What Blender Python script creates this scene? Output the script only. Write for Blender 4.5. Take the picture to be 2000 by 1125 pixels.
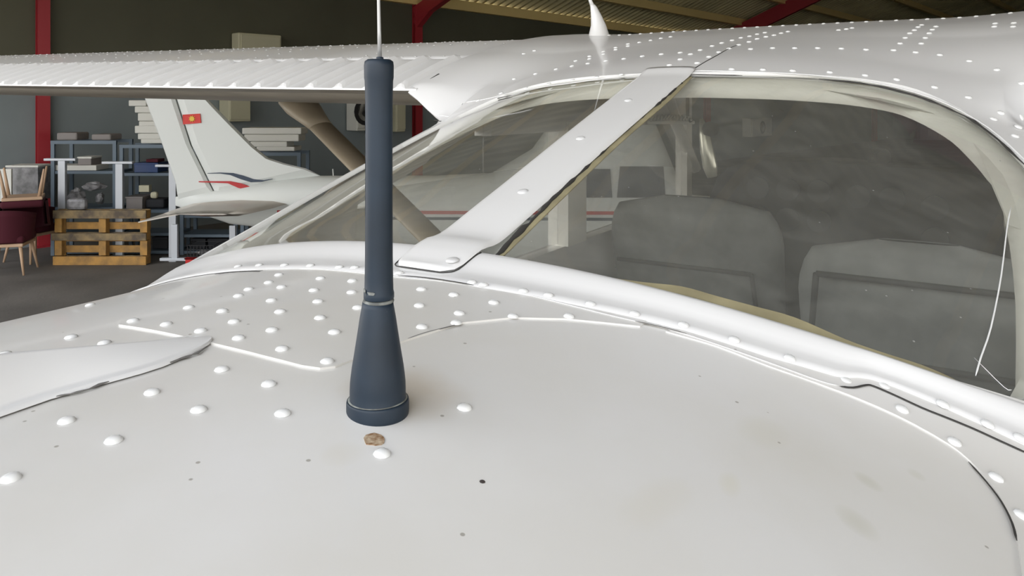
import bpy, bmesh, math, random
import numpy as np
from mathutils import Vector, Matrix
from mathutils.geometry import delaunay_2d_cdt
random.seed(4)
for o in list(bpy.data.objects): bpy.data.objects.remove(o)
S = bpy.context.scene
COL = S.collection
EYE = 2.05            # eye height above the hangar floor (metres)
FOC, HOR = 1444.0, 200.0

# ---------------------------------------------------------------- camera, world, exposure
cd = bpy.data.cameras.new('camera'); cam = bpy.data.objects.new('camera', cd); COL.objects.link(cam)
cam.location = (0, 0, EYE); cam.rotation_euler = (math.pi/2, 0, 0)
cd.sensor_width = 36; cd.lens = 36*FOC/2000; cd.shift_y = -(562.5-HOR)/2000; cd.clip_start = .02; cd.clip_end = 300
S.camera = cam
W = bpy.data.worlds.new('world'); S.world = W; W.use_nodes = True
wn = W.node_tree.nodes; wl = W.node_tree.links
bg = wn['Background']
geo = wn.new('ShaderNodeTexCoord'); sep = wn.new('ShaderNodeSeparateXYZ'); rmp = wn.new('ShaderNodeValToRGB')
wl.new(geo.outputs['Generated'], sep.inputs[0]); wl.new(sep.outputs['Z'], rmp.inputs[0])
rmp.color_ramp.elements[0].position = 0.0; rmp.color_ramp.elements[0].color = (1.0, .96, .895, 1)
rmp.color_ramp.elements[1].position = .6; rmp.color_ramp.elements[1].color = (.86, .90, .98, 1)
wl.new(rmp.outputs[0], bg.inputs[0]); bg.inputs[1].default_value = 3.4
S.view_settings.view_transform = 'Standard'; S.view_settings.look = 'None'
S.view_settings.gamma = 1; S.view_settings.use_curve_mapping = False
S.view_settings.exposure = 0.02

# ---------------------------------------------------------------- materials
def mat(name, col, rough=.5, metal=0, coat=0, noise=0, nscale=8, col2=None, bump=0, bscale=60, spec=.5):
    m = bpy.data.materials.new(name); m.use_nodes = True
    nt = m.node_tree; b = nt.nodes['Principled BSDF']
    b.inputs['Base Color'].default_value = (*col, 1); b.inputs['Roughness'].default_value = rough
    b.inputs['Metallic'].default_value = metal; b.inputs['Coat Weight'].default_value = coat
    b.inputs['Coat Roughness'].default_value = .08; b.inputs['Specular IOR Level'].default_value = spec
    tc = nt.nodes.new('ShaderNodeTexCoord')
    if noise:
        n = nt.nodes.new('ShaderNodeTexNoise'); n.inputs['Scale'].default_value = nscale; n.inputs['Detail'].default_value = 5
        nt.links.new(tc.outputs['Object'], n.inputs['Vector'])
        r = nt.nodes.new('ShaderNodeValToRGB')
        c2 = col2 or tuple(c*(1-noise) for c in col)
        r.color_ramp.elements[0].position = .35; r.color_ramp.elements[0].color = (*c2, 1)
        r.color_ramp.elements[1].position = .65; r.color_ramp.elements[1].color = (*col, 1)
        nt.links.new(n.outputs['Fac'], r.inputs[0]); nt.links.new(r.outputs[0], b.inputs['Base Color'])
    if bump:
        n = nt.nodes.new('ShaderNodeTexNoise'); n.inputs['Scale'].default_value = bscale; n.inputs['Detail'].default_value = 4
        nt.links.new(tc.outputs['Object'], n.inputs['Vector'])
        bp = nt.nodes.new('ShaderNodeBump'); bp.inputs['Strength'].default_value = bump; bp.inputs['Distance'].default_value = .01
        nt.links.new(n.outputs['Fac'], bp.inputs['Height']); nt.links.new(bp.outputs[0], b.inputs['Normal'])
    return m

M = {}
M['white'] = mat('aircraft white paint', (.74, .735, .72), .34, coat=.35)
M['rivet'] = mat('rivet white paint', (.82, .82, .80), .22, coat=.6)
M['rubber'] = mat('antenna rubber', (.012, .024, .040), .5, noise=.35, nscale=30, spec=.4)
M['rubber_edge'] = mat('worn rubber edge', (.24, .25, .23), .7, noise=.6, nscale=160)
M['whip'] = mat('whip rod', (.42, .42, .41), .35, metal=.4)
M['seal'] = mat('dark sealant', (.035, .033, .03), .7)
M['seam'] = mat('seam dirt', (.16, .155, .145), .6)
M['gasket'] = mat('tan gasket rubber', (.33, .29, .17), .6, noise=.3, nscale=25)
M['trim'] = mat('interior window trim', (.80, .79, .73), .5)
M['headliner'] = mat('headliner', (.62, .61, .56), .8)
M['seat'] = mat('grey seat vinyl', (.24, .25, .245), .6, noise=.2, nscale=20)
M['seatd'] = mat('dark seam', (.03, .03, .03), .7)
M['panel'] = mat('black instrument panel', (.022, .022, .024), .6, noise=.3, nscale=14)
M['carpet'] = mat('dark carpet', (.035, .035, .037), .95, noise=.4, nscale=60)
M['screw'] = mat('screw metal paint', (.75, .75, .74), .3, metal=.2)
M['chip'] = mat('brown chip', (.20, .10, .04), .7, noise=.7, nscale=300, col2=(.55, .45, .32))
M['speck'] = mat('dark speck', (.05, .04, .035), .8)
M['scratch'] = mat('pale scratch', (.8, .8, .78), .5)

# white fuselage skin: faint dirt and stains with shapes of their own (round the antenna foot, smudges)
def white_skin():
    m = mat('tailcone white paint', (.72, .715, .695), .32, coat=.3)
    nt = m.node_tree; b = nt.nodes['Principled BSDF']; L = nt.links
    tc = nt.nodes.new('ShaderNodeTexCoord')
    n = nt.nodes.new('ShaderNodeTexNoise'); n.inputs['Scale'].default_value = 7; n.inputs['Detail'].default_value = 6
    L.new(tc.outputs['Object'], n.inputs['Vector'])
    r = nt.nodes.new('ShaderNodeValToRGB'); e = r.color_ramp.elements
    e[0].position = .3; e[0].color = (.67, .65, .60, 1); e[1].position = .7; e[1].color = (.735, .725, .70, 1)
    L.new(n.outputs['Fac'], r.inputs[0])
    v = nt.nodes.new('ShaderNodeTexVoronoi'); v.inputs['Scale'].default_value = 38
    L.new(tc.outputs['Object'], v.inputs['Vector'])
    r2 = nt.nodes.new('ShaderNodeValToRGB'); e = r2.color_ramp.elements
    e[0].position = .035; e[0].color = (.42, .40, .36, 1); e[1].position = .05; e[1].color = (1, 1, 1, 1)
    L.new(v.outputs['Distance'], r2.inputs[0])
    mx = nt.nodes.new('ShaderNodeMix'); mx.data_type = 'RGBA'; mx.blend_type = 'MULTIPLY'; mx.inputs[0].default_value = .8
    L.new(r.outputs[0], mx.inputs[6]); L.new(r2.outputs[0], mx.inputs[7])
    # rust-brown stain beside the antenna foot
    mp = nt.nodes.new('ShaderNodeVectorMath'); mp.operation = 'DISTANCE'
    L.new(tc.outputs['Object'], mp.inputs[0]); mp.inputs[1].default_value = STAIN
    n3 = nt.nodes.new('ShaderNodeTexNoise'); n3.inputs['Scale'].default_value = 45; L.new(tc.outputs['Object'], n3.inputs['Vector'])
    ad = nt.nodes.new('ShaderNodeMath'); ad.operation = 'MULTIPLY_ADD'; ad.inputs[1].default_value = .02
    L.new(n3.outputs['Fac'], ad.inputs[0]); L.new(mp.outputs['Value'], ad.inputs[2])
    r3 = nt.nodes.new('ShaderNodeValToRGB'); e = r3.color_ramp.elements
    e[0].position = .018; e[0].color = (.66, .52, .34, 1); e[1].position = .048; e[1].color = (1, 1, 1, 1)
    L.new(ad.outputs[0], r3.inputs[0])
    mx2 = nt.nodes.new('ShaderNodeMix'); mx2.data_type = 'RGBA'; mx2.blend_type = 'MULTIPLY'; mx2.inputs[0].default_value = .42
    L.new(mx.outputs[2], mx2.inputs[6]); L.new(r3.outputs[0], mx2.inputs[7])
    last = mx2.outputs[2]
    for c, a, la, lb_, colr in SMUDGE:
        sb = nt.nodes.new('ShaderNodeVectorMath'); sb.operation = 'SUBTRACT'; L.new(tc.outputs['Object'], sb.inputs[0]); sb.inputs[1].default_value = c
        outs = []
        for ax, ll in ((a, la), (Vector((-a[1], a[0], 0)), lb_)):
            dt = nt.nodes.new('ShaderNodeVectorMath'); dt.operation = 'DOT_PRODUCT'; L.new(sb.outputs[0], dt.inputs[0]); dt.inputs[1].default_value = tuple(Vector(ax)/ll)
            sq = nt.nodes.new('ShaderNodeMath'); sq.operation = 'POWER'; sq.inputs[1].default_value = 2
            ab = nt.nodes.new('ShaderNodeMath'); ab.operation = 'ABSOLUTE'; L.new(dt.outputs['Value'], ab.inputs[0]); L.new(ab.outputs[0], sq.inputs[0]); outs.append(sq.outputs[0])
        sm = nt.nodes.new('ShaderNodeMath'); L.new(outs[0], sm.inputs[0]); L.new(outs[1], sm.inputs[1])
        am = nt.nodes.new('ShaderNodeMath'); am.operation = 'MULTIPLY_ADD'; am.inputs[1].default_value = .9; L.new(n.outputs['Fac'], am.inputs[0]); L.new(sm.outputs[0], am.inputs[2])
        rr = nt.nodes.new('ShaderNodeMapRange'); rr.inputs[1].default_value = .45; rr.inputs[2].default_value = 1.5; rr.inputs[3].default_value = .5; rr.inputs[4].default_value = 0
        L.new(am.outputs[0], rr.inputs[0])
        mm = nt.nodes.new('ShaderNodeMix'); mm.data_type = 'RGBA'; mm.blend_type = 'MULTIPLY'; L.new(rr.outputs[0], mm.inputs[0]); L.new(last, mm.inputs[6]); mm.inputs[7].default_value = (*colr, 1); last = mm.outputs[2]
    L.new(last, b.inputs['Base Color'])
    return m

def glass(name, haze, tint, hazecol, gl=.06):
    m = bpy.data.materials.new(name); m.use_nodes = True; nt = m.node_tree; L = nt.links
    nt.nodes.remove(nt.nodes['Principled BSDF']); out = nt.nodes['Material Output']
    t = nt.nodes.new('ShaderNodeBsdfTransparent'); t.inputs[0].default_value = (*tint, 1)
    d = nt.nodes.new('ShaderNodeBsdfDiffuse'); d.inputs[0].default_value = (*hazecol, 1)
    g = nt.nodes.new('ShaderNodeBsdfGlossy'); g.inputs['Roughness'].default_value = .03; g.inputs[0].default_value = (1, 1, 1, 1)
    tc = nt.nodes.new('ShaderNodeTexCoord'); n = nt.nodes.new('ShaderNodeTexNoise')
    n.inputs['Scale'].default_value = 14; n.inputs['Detail'].default_value = 8; n.inputs['Distortion'].default_value = 1.2
    L.new(tc.outputs['Object'], n.inputs['Vector'])
    v = nt.nodes.new('ShaderNodeTexVoronoi'); v.inputs['Scale'].default_value = 42; L.new(tc.outputs['Object'], v.inputs['Vector'])
    r = nt.nodes.new('ShaderNodeMapRange'); r.inputs[1].default_value = .3; r.inputs[2].default_value = .75
    r.inputs[3].default_value = haze*.75; r.inputs[4].default_value = haze*1.35
    L.new(n.outputs['Fac'], r.inputs[0])
    r2 = nt.nodes.new('ShaderNodeMapRange'); r2.inputs[1].default_value = .03; r2.inputs[2].default_value = .055
    r2.inputs[3].default_value = .6; r2.inputs[4].default_value = 0; L.new(v.outputs['Distance'], r2.inputs[0])
    mx = nt.nodes.new('ShaderNodeMath'); mx.operation = 'MAXIMUM'; L.new(r.outputs[0], mx.inputs[0]); L.new(r2.outputs[0], mx.inputs[1])
    m1 = nt.nodes.new('ShaderNodeMixShader'); L.new(mx.outputs[0], m1.inputs[0]); L.new(t.outputs[0], m1.inputs[1]); L.new(d.outputs[0], m1.inputs[2])
    fw = nt.nodes.new('ShaderNodeLayerWeight'); fw.inputs['Blend'].default_value = .5
    pw = nt.nodes.new('ShaderNodeMath'); pw.operation = 'POWER'; pw.inputs[1].default_value = 5; L.new(fw.outputs['Facing'], pw.inputs[0])
    lw = nt.nodes.new('ShaderNodeMath'); lw.operation = 'MULTIPLY_ADD'; lw.inputs[1].default_value = .9; lw.inputs[2].default_value = gl; L.new(pw.outputs[0], lw.inputs[0])
    m2 = nt.nodes.new('ShaderNodeMixShader'); L.new(lw.outputs[0], m2.inputs[0]); L.new(m1.outputs[0], m2.inputs[1]); L.new(g.outputs[0], m2.inputs[2])
    L.new(m2.outputs[0], out.inputs[0])
    return m
M['glass'] = glass('hazy acrylic', .18, (.93, .93, .89), (.42, .42, .38))
M['glass2'] = glass('clear acrylic', .06, (.9, .9, .9), (.5, .5, .5))

# ---------------------------------------------------------------- frames
F2 = np.array([.5225, .8526]); P2 = np.array([-.8526, .5225]); CL = .40
def wpt(s, l, z):          # aircraft frame (station forward, lateral to port, height about eye) -> world
    return Vector((F2[0]*s+P2[0]*(l+CL), F2[1]*s+P2[1]*(l+CL), EYE+z))
def at(x, y, Y):           # a photo pixel at a known distance
    return Vector(((x-1000)/FOC*Y, Y, EYE-(y-HOR)/FOC*Y))

def pchip(pts):
    x = np.array([p[0] for p in pts], float); y = np.array([p[1] for p in pts], float)
    h = np.diff(x); d = np.diff(y)/h; m = np.zeros(len(x)); m[0] = d[0]; m[-1] = d[-1]
    for i in range(1, len(x)-1):
        if d[i-1]*d[i] > 0:
            w1 = 2*h[i]+h[i-1]; w2 = h[i]+2*h[i-1]; m[i] = (w1+w2)/(w1/d[i-1]+w2/d[i])
    def f(q):
        q = np.clip(np.asarray(q, float), x[0], x[-1]); i = np.clip(np.searchsorted(x, q)-1, 0, len(x)-2)
        t = (q-x[i])/h[i]; t2 = t*t; t3 = t2*t
        return (2*t3-3*t2+1)*y[i]+(t3-2*t2+t)*h[i]*m[i]+(-2*t3+3*t2)*y[i+1]+(t3-t2)*h[i]*m[i+1]
    return f
Tf = pchip([(-3, -.30), (-1.2, -.20), (0, -.158), (.3, -.1515), (.46, -.149), (.51, -.146), (.56, -.137), (.65, -.110), (.85, -.046),
            (1.0, .001), (1.137, .043), (1.25, .073), (1.46, .113), (1.7, .157), (1.95, .190), (2.15, .198), (2.5, .175), (2.8, .10)])
Rf = pchip([(-3, .35), (-1.2, .7), (0, 1.3), (.5, 1.2), (1.137, 1.2), (1.3, 1.6), (1.5, 5), (1.7, 25), (2.8, 30)])
UP = pchip([(1.24, 0), (1.46, .078), (1.6, .107), (1.75, .136), (1.95, .160), (2.2, .170), (2.45, .160), (2.65, .13), (2.78, .08), (2.83, .03)])
def wing_top(s, l): return .018+.018*np.abs(l)+UP(s)
def surf(s, l):
    s = np.asarray(s, float); l = np.asarray(l, float); a = np.abs(l)
    zf = Tf(s)-l*l/(2*Rf(s))
    # wing root fillet (smooth maximum of fuselage crown and wing)
    zw = wing_top(np.clip(s, 1.24, 2.83), l)
    k = .035
    bl = np.clip((a-.36)/.2, 0, 1); bl = bl*bl*(3-2*bl)
    h = np.clip(.5+.5*(zw-zf)/k, 0, 1); sm = zw*h+zf*(1-h)+k*h*(1-h)
    on = np.clip((s-1.16)/.10, 0, 1); on = on*on*(3-2*on)
    z = zf+(sm-zf)*bl*on
    # trailing end of the fillet curls down to the fuselage side
    z = z-np.where((a > .46) & (a < .62), .09*((.62-np.clip(a, .46, .62))/.16)**1.5*np.exp(-np.clip(s-1.2, 0, 9)/.035), 0)*on
    return z
def nrm(s, l):
    e = .004
    zs = (surf(s+e, l)-surf(s-e, l))/(2*e); zl = (surf(s, l+e)-surf(s, l-e))/(2*e)
    v = Vector((-zs*F2[0]-zl*P2[0], -zs*F2[1]-zl*P2[1], 1)); v.normalize(); return v
_Y = np.linspace(.15, 3.2, 9000)
def cast(x, y, off=0.):    # where the sight line of a photo pixel meets the aircraft's skin -> (s, l)
    u = (x-1000)/FOC; v = (y-HOR)/FOC
    s = _Y*(F2[0]*u+F2[1]); l = _Y*(P2[0]*u+P2[1])-CL
    d = -v*_Y-(surf(s, l)+off); i = np.where(d < 0)[0]
    i = i[0] if len(i) else int(np.argmin(d))
    return float(s[i]), float(l[i])
def on(s, l, off=0.):
    return wpt(s, l, float(surf(s, l)))+nrm(s, l)*off

# ---------------------------------------------------------------- object helpers
def link(name, me, m=None, parent=None, smooth=False):
    o = bpy.data.objects.new(name, me); COL.objects.link(o)
    if m is not None and not me.materials: me.materials.append(m if not isinstance(m, str) else M[m])
    if smooth: me.polygons.foreach_set('use_smooth', [True]*len(me.polygons))
    if parent is not None:
        o.parent = parent
        root = parent
        while root.parent: root = root.parent
        if parent is root: o.matrix_parent_inverse = Matrix.Translation(root.location).inverted()
    return o
def mesh(name, vs, fs, m, parent=None, smooth=False):
    me = bpy.data.meshes.new(name); me.from_pydata([tuple(v) for v in vs], [], fs); me.update()
    return link(name, me, m, parent, smooth)
def local(name, vs, fs, m, parent, smooth=False):      # vertices in the parent thing's own frame
    me = bpy.data.meshes.new(name); me.from_pydata([tuple(v) for v in vs], [], fs); me.update()
    o = bpy.data.objects.new(name, me); COL.objects.link(o); me.materials.append(M[m] if isinstance(m, str) else m)
    if smooth: me.polygons.foreach_set('use_smooth', [True]*len(me.polygons))
    o.parent = parent; return o
def tag(o, label=None, cat=None, group=None, kind=None):
    if label: o['label'] = label
    if cat: o['category'] = cat
    if group: o['group'] = group
    if kind: o['kind'] = kind
    return o
def thing(name, label, cat, loc=(0, 0, 0), rz=0, group=None):
    o = bpy.data.objects.new(name, None); COL.objects.link(o); o.location = loc; o.rotation_euler = (0, 0, rz)
    o.empty_display_size = .1
    return tag(o, label, cat, group)
def box(c, d, rz=0., rx=0., ry=0., bev=0.):
    bm = bmesh.new(); bmesh.ops.create_cube(bm, size=1)
    bmesh.ops.scale(bm, vec=d, verts=bm.verts)
    if bev: bmesh.ops.bevel(bm, geom=bm.edges[:], offset=bev, segments=2, affect='EDGES', profile=.5)
    mt = Matrix.Translation(c) @ Matrix.Rotation(rz, 4, 'Z') @ Matrix.Rotation(ry, 4, 'Y') @ Matrix.Rotation(rx, 4, 'X')
    bm.transform(mt)
    vs = [v.co.copy() for v in bm.verts]; fs = [[v.index for v in f.verts] for f in bm.faces]; bm.free(); return vs, fs
def join(*parts):
    V = []; Fc = []
    for v, f in parts:
        k = len(V); V += list(v); Fc += [[i+k for i in q] for q in f]
    return V, Fc
def tube(path, r, n=8, closed=False, flat=1., up=None):
    V = []; Fc = []; N = len(path)
    for i, p in enumerate(path):
        a = path[max(i-1, 0)]; b = path[min(i+1, N-1)]; t = (Vector(b)-Vector(a)).normalized()
        rr = r[i] if isinstance(r, (list, tuple)) else r
        ref = Vector(up[i]) if up else (Vector((0, 0, 1)) if abs(t.z) < .9 else Vector((1, 0, 0)))
        x = t.cross(ref).normalized(); y = x.cross(t).normalized()
        for k in range(n):
            th = 2*math.pi*k/n; V.append(Vector(p)+x*math.cos(th)*rr+y*math.sin(th)*rr*flat)
    for i in range(N-1):
        for k in range(n):
            Fc.append([i*n+k, i*n+(k+1) % n, (i+1)*n+(k+1) % n, (i+1)*n+k])
    Fc.append(list(range(n))[::-1]); Fc.append([(N-1)*n+k for k in range(n)])
    return V, Fc
def lathe(prof, n=40, c=(0, 0, 0)):
    V = []; Fc = []; m = len(prof)
    for r, z in prof:
        for k in range(n):
            th = 2*math.pi*k/n; V.append(Vector((c[0]+r*math.cos(th), c[1]+r*math.sin(th), c[2]+z)))
    for i in range(m-1):
        for k in range(n): Fc.append([i*n+k, i*n+(k+1) % n, (i+1)*n+(k+1) % n, (i+1)*n+k])
    Fc.append([(m-1)*n+k for k in range(n)]); Fc.append(list(range(n))[::-1])
    return V, Fc
def prism(poly, depth, axis=Vector((0, 1, 0))):
    n = len(poly); V = [Vector(p) for p in poly]+[Vector(p)+axis*depth for p in poly]
    return V, [list(range(n)), list(range(n, 2*n))[::-1]]+[[i, i+n, (i+1) % n+n, (i+1) % n] for i in range(n)]
def grid(nu, nv, f):
    V = [f(i/(nu-1), j/(nv-1)) for i in range(nu) for j in range(nv)]
    return V, [[i*nv+j, (i+1)*nv+j, (i+1)*nv+j+1, i*nv+j+1] for i in range(nu-1) for j in range(nv-1)]

def inpoly(pt, poly):
    x, y = pt; r = False; n = len(poly); j = n-1
    for i in range(n):
        xi, yi = poly[i]; xj, yj = poly[j]
        if (yi > y) != (yj > y) and x < (xj-xi)*(y-yi)/(yj-yi)+xi: r = not r
        j = i
    return r
def dens(poly, step, closed=True):
    out = []; n = len(poly)
    for i in range(n if closed else n-1):
        a = np.array(poly[i]); b = np.array(poly[(i+1) % n]); k = max(1, int(np.linalg.norm(b-a)/step))
        out += [tuple(a+(b-a)*t/k) for t in range(k)]
    if not closed: out.append(tuple(poly[-1]))
    return out
def smooth_line(pts, n=4):   # Catmull-Rom through 2-D points
    P = [np.array(p) for p in pts]; P = [2*P[0]-P[1]]+P+[2*P[-1]-P[-2]]; out = []
    for i in range(1, len(P)-2):
        for k in range(n):
            t = k/n; out.append(tuple(.5*((2*P[i])+(P[i+1]-P[i-1])*t+(2*P[i-1]-5*P[i]+4*P[i+1]-P[i+2])*t*t+(3*P[i]-P[i-1]-3*P[i+1]+P[i+2])*t**3)))
    out.append(tuple(P[-2])); return out
def patch(name, outer, m, parent, off=0., step=.02, holes=(), rim=0., rimdrop=.0, kind=None):
    """a skin panel: plan outline (s,l) laid on the aircraft surface; rim>0 gives the sheet a turned-down edge"""
    outer = dens(outer, step); loops = [outer]+[dens(h, step) for h in holes]
    pts = []; edges = []
    for lp in loops:
        k = len(pts); pts += lp; edges += [(k+i, k+(i+1) % len(lp)) for i in range(len(lp))]
    nb = len(pts)
    xs = [p[0] for p in outer]; ys = [p[1] for p in outer]; bd = np.array(pts)
    for a in np.arange(min(xs), max(xs), step):
        for b in np.arange(min(ys), max(ys), step):
            if inpoly((a, b), outer) and not any(inpoly((a, b), h) for h in loops[1:]) and np.min(np.hypot(bd[:, 0]-a, bd[:, 1]-b)) > step*.45: pts.append((a, b))
    v, e, f, *_ = delaunay_2d_cdt([Vector(p) for p in pts], edges, [], 0, 1e-6)
    arr = np.array([(q.x, q.y) for q in v]); fs = []
    for t in f:
        c = arr[list(t)].mean(0)
        if inpoly(c, loops[0]) and not any(inpoly(c, h) for h in loops[1:]):
            p = arr[list(t)]
            ar = np.cross(p[1]-p[0], p[2]-p[0])
            fs.append(list(t) if ar > 0 else list(t)[::-1])
    V = [on(q[0], q[1], off) for q in arr]; NN = [nrm(q[0], q[1]) for q in arr]
    nt = len(fs)
    if rim:
        loopn = []
        base = 0
        for lp in loops:
            idx = [int(np.argmin(np.hypot(arr[:, 0]-p[0], arr[:, 1]-p[1]))) for p in lp]
            n = len(idx); k = len(V)
            for i in idx: V.append(V[i]-NN[i]*rim); NN.append(NN[i])
            for i in range(n):
                j = (i+1) % n; fs.append([idx[i], idx[j], k+j, k+i])
    me = bpy.data.meshes.new(name); me.from_pydata([tuple(q) for q in V], [], fs); me.update()
    o = link(name, me, m, parent)
    sm = [True]*nt+[False]*(len(me.polygons)-nt); me.polygons.foreach_set('use_smooth', sm)
    ln = []
    for p in me.polygons:
        for li in p.loop_indices:
            ln.append(NN[me.loops[li].vertex_index] if p.index < nt else (p.normal))
    me.normals_split_custom_set([tuple(x) for x in ln])
    if kind: o['kind'] = kind
    return o
def bead(name, pts, r, m, parent, off=.0, flat=.5, px=True, step=.012, jag=0, n=6):
    sl = [cast(*p) for p in pts] if px else list(pts)
    sl = dens(smooth_line(sl, 3), step, closed=False)
    path = [on(a+(random.uniform(-jag, jag)), b+random.uniform(-jag, jag), off) for a, b in sl]
    rr = [r*(.35 if i in (0, len(path)-1) else random.uniform(1-.6*bool(jag), 1+.6*bool(jag))) for i in range(len(path))]
    V, Fc = tube(path, rr, n, flat=flat, up=[nrm(a, b) for a, b in sl])
    return mesh(name, V, Fc, m, parent, smooth=True)

s0, l0 = cast(790, 765); STAIN = tuple(wpt(s0, l0, float(surf(s0, l0))))
def smudge(x0, y0, x1, y1, w, col):
    a = Vector(on(*cast(x0, y0))); b = Vector(on(*cast(x1, y1))); d = (b-a); d.z = 0
    return (tuple((a+b)/2), tuple(d.normalized()), d.length/2, w, col)
SMUDGE = [smudge(1670, 920, 1722, 962, .006, (.80, .80, .72)), smudge(1640, 985, 1710, 1060, .009, (.80, .80, .72)), smudge(1440, 815, 1540, 870, .02, (.93, .92, .86)),
          smudge(1400, 935, 1450, 955, .012, (.92, .90, .78)), smudge(640, 870, 700, 905, .012, (.93, .91, .85)), smudge(1240, 950, 1330, 1010, .03, (.95, .93, .87)), smudge(1780, 915, 1800, 940, .005, (.85, .85, .78))]
M['skin'] = white_skin()

# ================================================================ HANGAR (structure)
D3 = Vector((.669, .743, 0)); N3 = Vector((-.743, .669, 0)); LW = 12.1
def hp(t, n, z): return D3*t+N3*n+Vector((0, 0, z))    # hangar frame: along the side wall, towards it, height
M['floor'] = mat('concrete floor', (.16, .148, .132), .75, noise=.35, nscale=1.2, bump=.2, bscale=30)
M['wall'] = mat('grey wall panel', (.25, .29, .30), .7, noise=.15, nscale=.8)
M['roofm'] = mat('roof sheeting', (.74, .66, .38), .6, noise=.25, nscale=.6)
M['purlin'] = mat('yellow purlin', (.90, .70, .30), .55)
M['red'] = mat('red steel', (.36, .025, .035), .45)
M['cream'] = mat('cream box', (.55, .53, .38), .5)
M['dark'] = mat('dark void', (.02, .02, .022), .7)
T0, T1, NR = -.6, 46.0, -11.0
v, f = box((0, 0, 0), (1, 1, 1))
fl = mesh('floor', [hp(-14, -16, 0), hp(T1, -16, 0), hp(T1, LW, 0), hp(-14, LW, 0), hp(-14, -16, -.2), hp(T1, -16, -.2), hp(T1, LW, -.2), hp(-14, LW, -.2)],
          [[0, 1, 2, 3], [7, 6, 5, 4], [0, 4, 5, 1], [1, 5, 6, 2], [2, 6, 7, 3], [3, 7, 4, 0]], 'floor'); tag(fl, kind='structure')
M['apron'] = mat('pale concrete apron', (.42, .40, .36), .8, noise=.1, nscale=.4)
EAVE = EYE+2.17; SL = .40; RID = .5
def slab(name, a, b, c, d, th, m):
    nn = (Vector(b)-Vector(a)).cross(Vector(d)-Vector(a)).normalized()*th
    V = [Vector(q) for q in (a, b, c, d)]; V += [q+nn for q in V]
    o = mesh(name, V, [[0, 1, 2, 3], [7, 6, 5, 4], [0, 4, 5, 1], [1, 5, 6, 2], [2, 6, 7, 3], [3, 7, 4, 0]], m); tag(o, kind='structure'); return o
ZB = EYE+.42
M['wall_shade'] = mat('olive upper wall painted shade', (.105, .105, .07), .7, noise=.15, nscale=.8)  # olive upper wall, its shade painted in as a darker colour
slab('wall_left', hp(T0, LW, 0), hp(T1, LW, 0), hp(T1, LW, ZB), hp(T0, LW, ZB), -.15, 'wall')
slab('wall_left_upper', hp(T0, LW, ZB), hp(T1, LW, ZB), hp(T1, LW, EAVE), hp(T0, LW, EAVE), -.15, 'wall_shade')
zr = EAVE+SL*(LW-RID)
wf = mesh('wall_front', [hp(T1, LW, 0), hp(T1, NR, 0), hp(T1, NR, EAVE+.25), hp(T1, RID, zr+.25), hp(T1, LW, EAVE+.25),
          hp(T1+.2, LW, 0), hp(T1+.2, NR, 0), hp(T1+.2, NR, EAVE+.25), hp(T1+.2, RID, zr+.25), hp(T1+.2, LW, EAVE+.25)],
          [[0, 1, 2, 3, 4], [9, 8, 7, 6, 5], [0, 5, 6, 1], [1, 6, 7, 2], [2, 7, 8, 3], [3, 8, 9, 4], [4, 9, 5, 0]], 'wall'); tag(wf, kind='structure')
slab('wall_right', hp(12, NR, 0), hp(T1, NR, 0), hp(T1, NR, EAVE), hp(12, NR, EAVE), .15, 'wall')
slab('trim_1', hp(T0, NR, EAVE-.4), hp(12, NR, EAVE-.4), hp(12, NR, EAVE), hp(T0, NR, EAVE), .15, 'wall')      # door header on the open side
bk = mesh('wall_back', [hp(T0, NR, EAVE-.1), hp(T0, LW, EAVE-.1), hp(T0, LW, EAVE), hp(T0, RID, zr), hp(T0, NR, EAVE),
          hp(T0-.2, NR, EAVE-.1), hp(T0-.2, LW, EAVE-.1), hp(T0-.2, LW, EAVE), hp(T0-.2, RID, zr), hp(T0-.2, NR, EAVE)],
          [[0, 1, 2, 3, 4], [9, 8, 7, 6, 5], [0, 5, 6, 1], [1, 6, 7, 2], [2, 7, 8, 3], [3, 8, 9, 4], [4, 9, 5, 0]], 'wall'); tag(bk, kind='structure')
# corrugated roof: real ribs running up the slope
V = []; Fc = []; prof = [(0, 0), (.05, .07), (.13, .07), (.18, 0)]
t = T0
cols = []
while t < T1:
    for a, h in prof: cols.append((t+a, h))
    t += .26
for a, h in cols:
    V += [hp(a, LW+.1, EAVE+h-.04), hp(a, RID, zr+h), hp(a, NR-.1, EAVE+h-.04)]
for i in range(len(cols)-1):
    Fc += [[3*i, 3*i+1, 3*i+4, 3*i+3], [3*i+1, 3*i+2, 3*i+5, 3*i+4]]
cl = mesh('ceiling', V, Fc, 'roofm'); tag(cl, kind='structure')
cl.location.z = .12
lamp_root = thing('roof_frame', 'yellow purlins and red steel rafters carrying the corrugated hangar roof', 'roof frame', hp(17, 0, 0)); lamp_root['kind'] = 'structure'; del lamp_root['category']
def hbar(name, a, b, w, h, m, parent):
    a = Vector(a); b = Vector(b); t = (b-a).normalized(); x = t.cross(Vector((0, 0, 1))).normalized()*w/2; y = x.cross(t).normalized()*h/2
    V = [a-x-y, a+x-y, a+x+y, a-x+y, b-x-y, b+x-y, b+x+y, b-x+y]
    return mesh(name, V, [[3, 2, 1, 0], [4, 5, 6, 7], [0, 1, 5, 4], [1, 2, 6, 5], [2, 3, 7, 6], [3, 0, 4, 7]], m, parent)
for a in (.08, 1.3, 2.75, 4.3, 6.0, 7.8, 9.6, 13.5, 15.5, 17.5, 19.5, 21.5):
    n = LW-a; z = EAVE+SL*(a if n > RID else (2*(LW-RID)-a))
    hbar('purlin', hp(T0, n, z-.02), hp(T1, n, z-.02), .13, .22, 'purlin', lamp_root)
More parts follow.
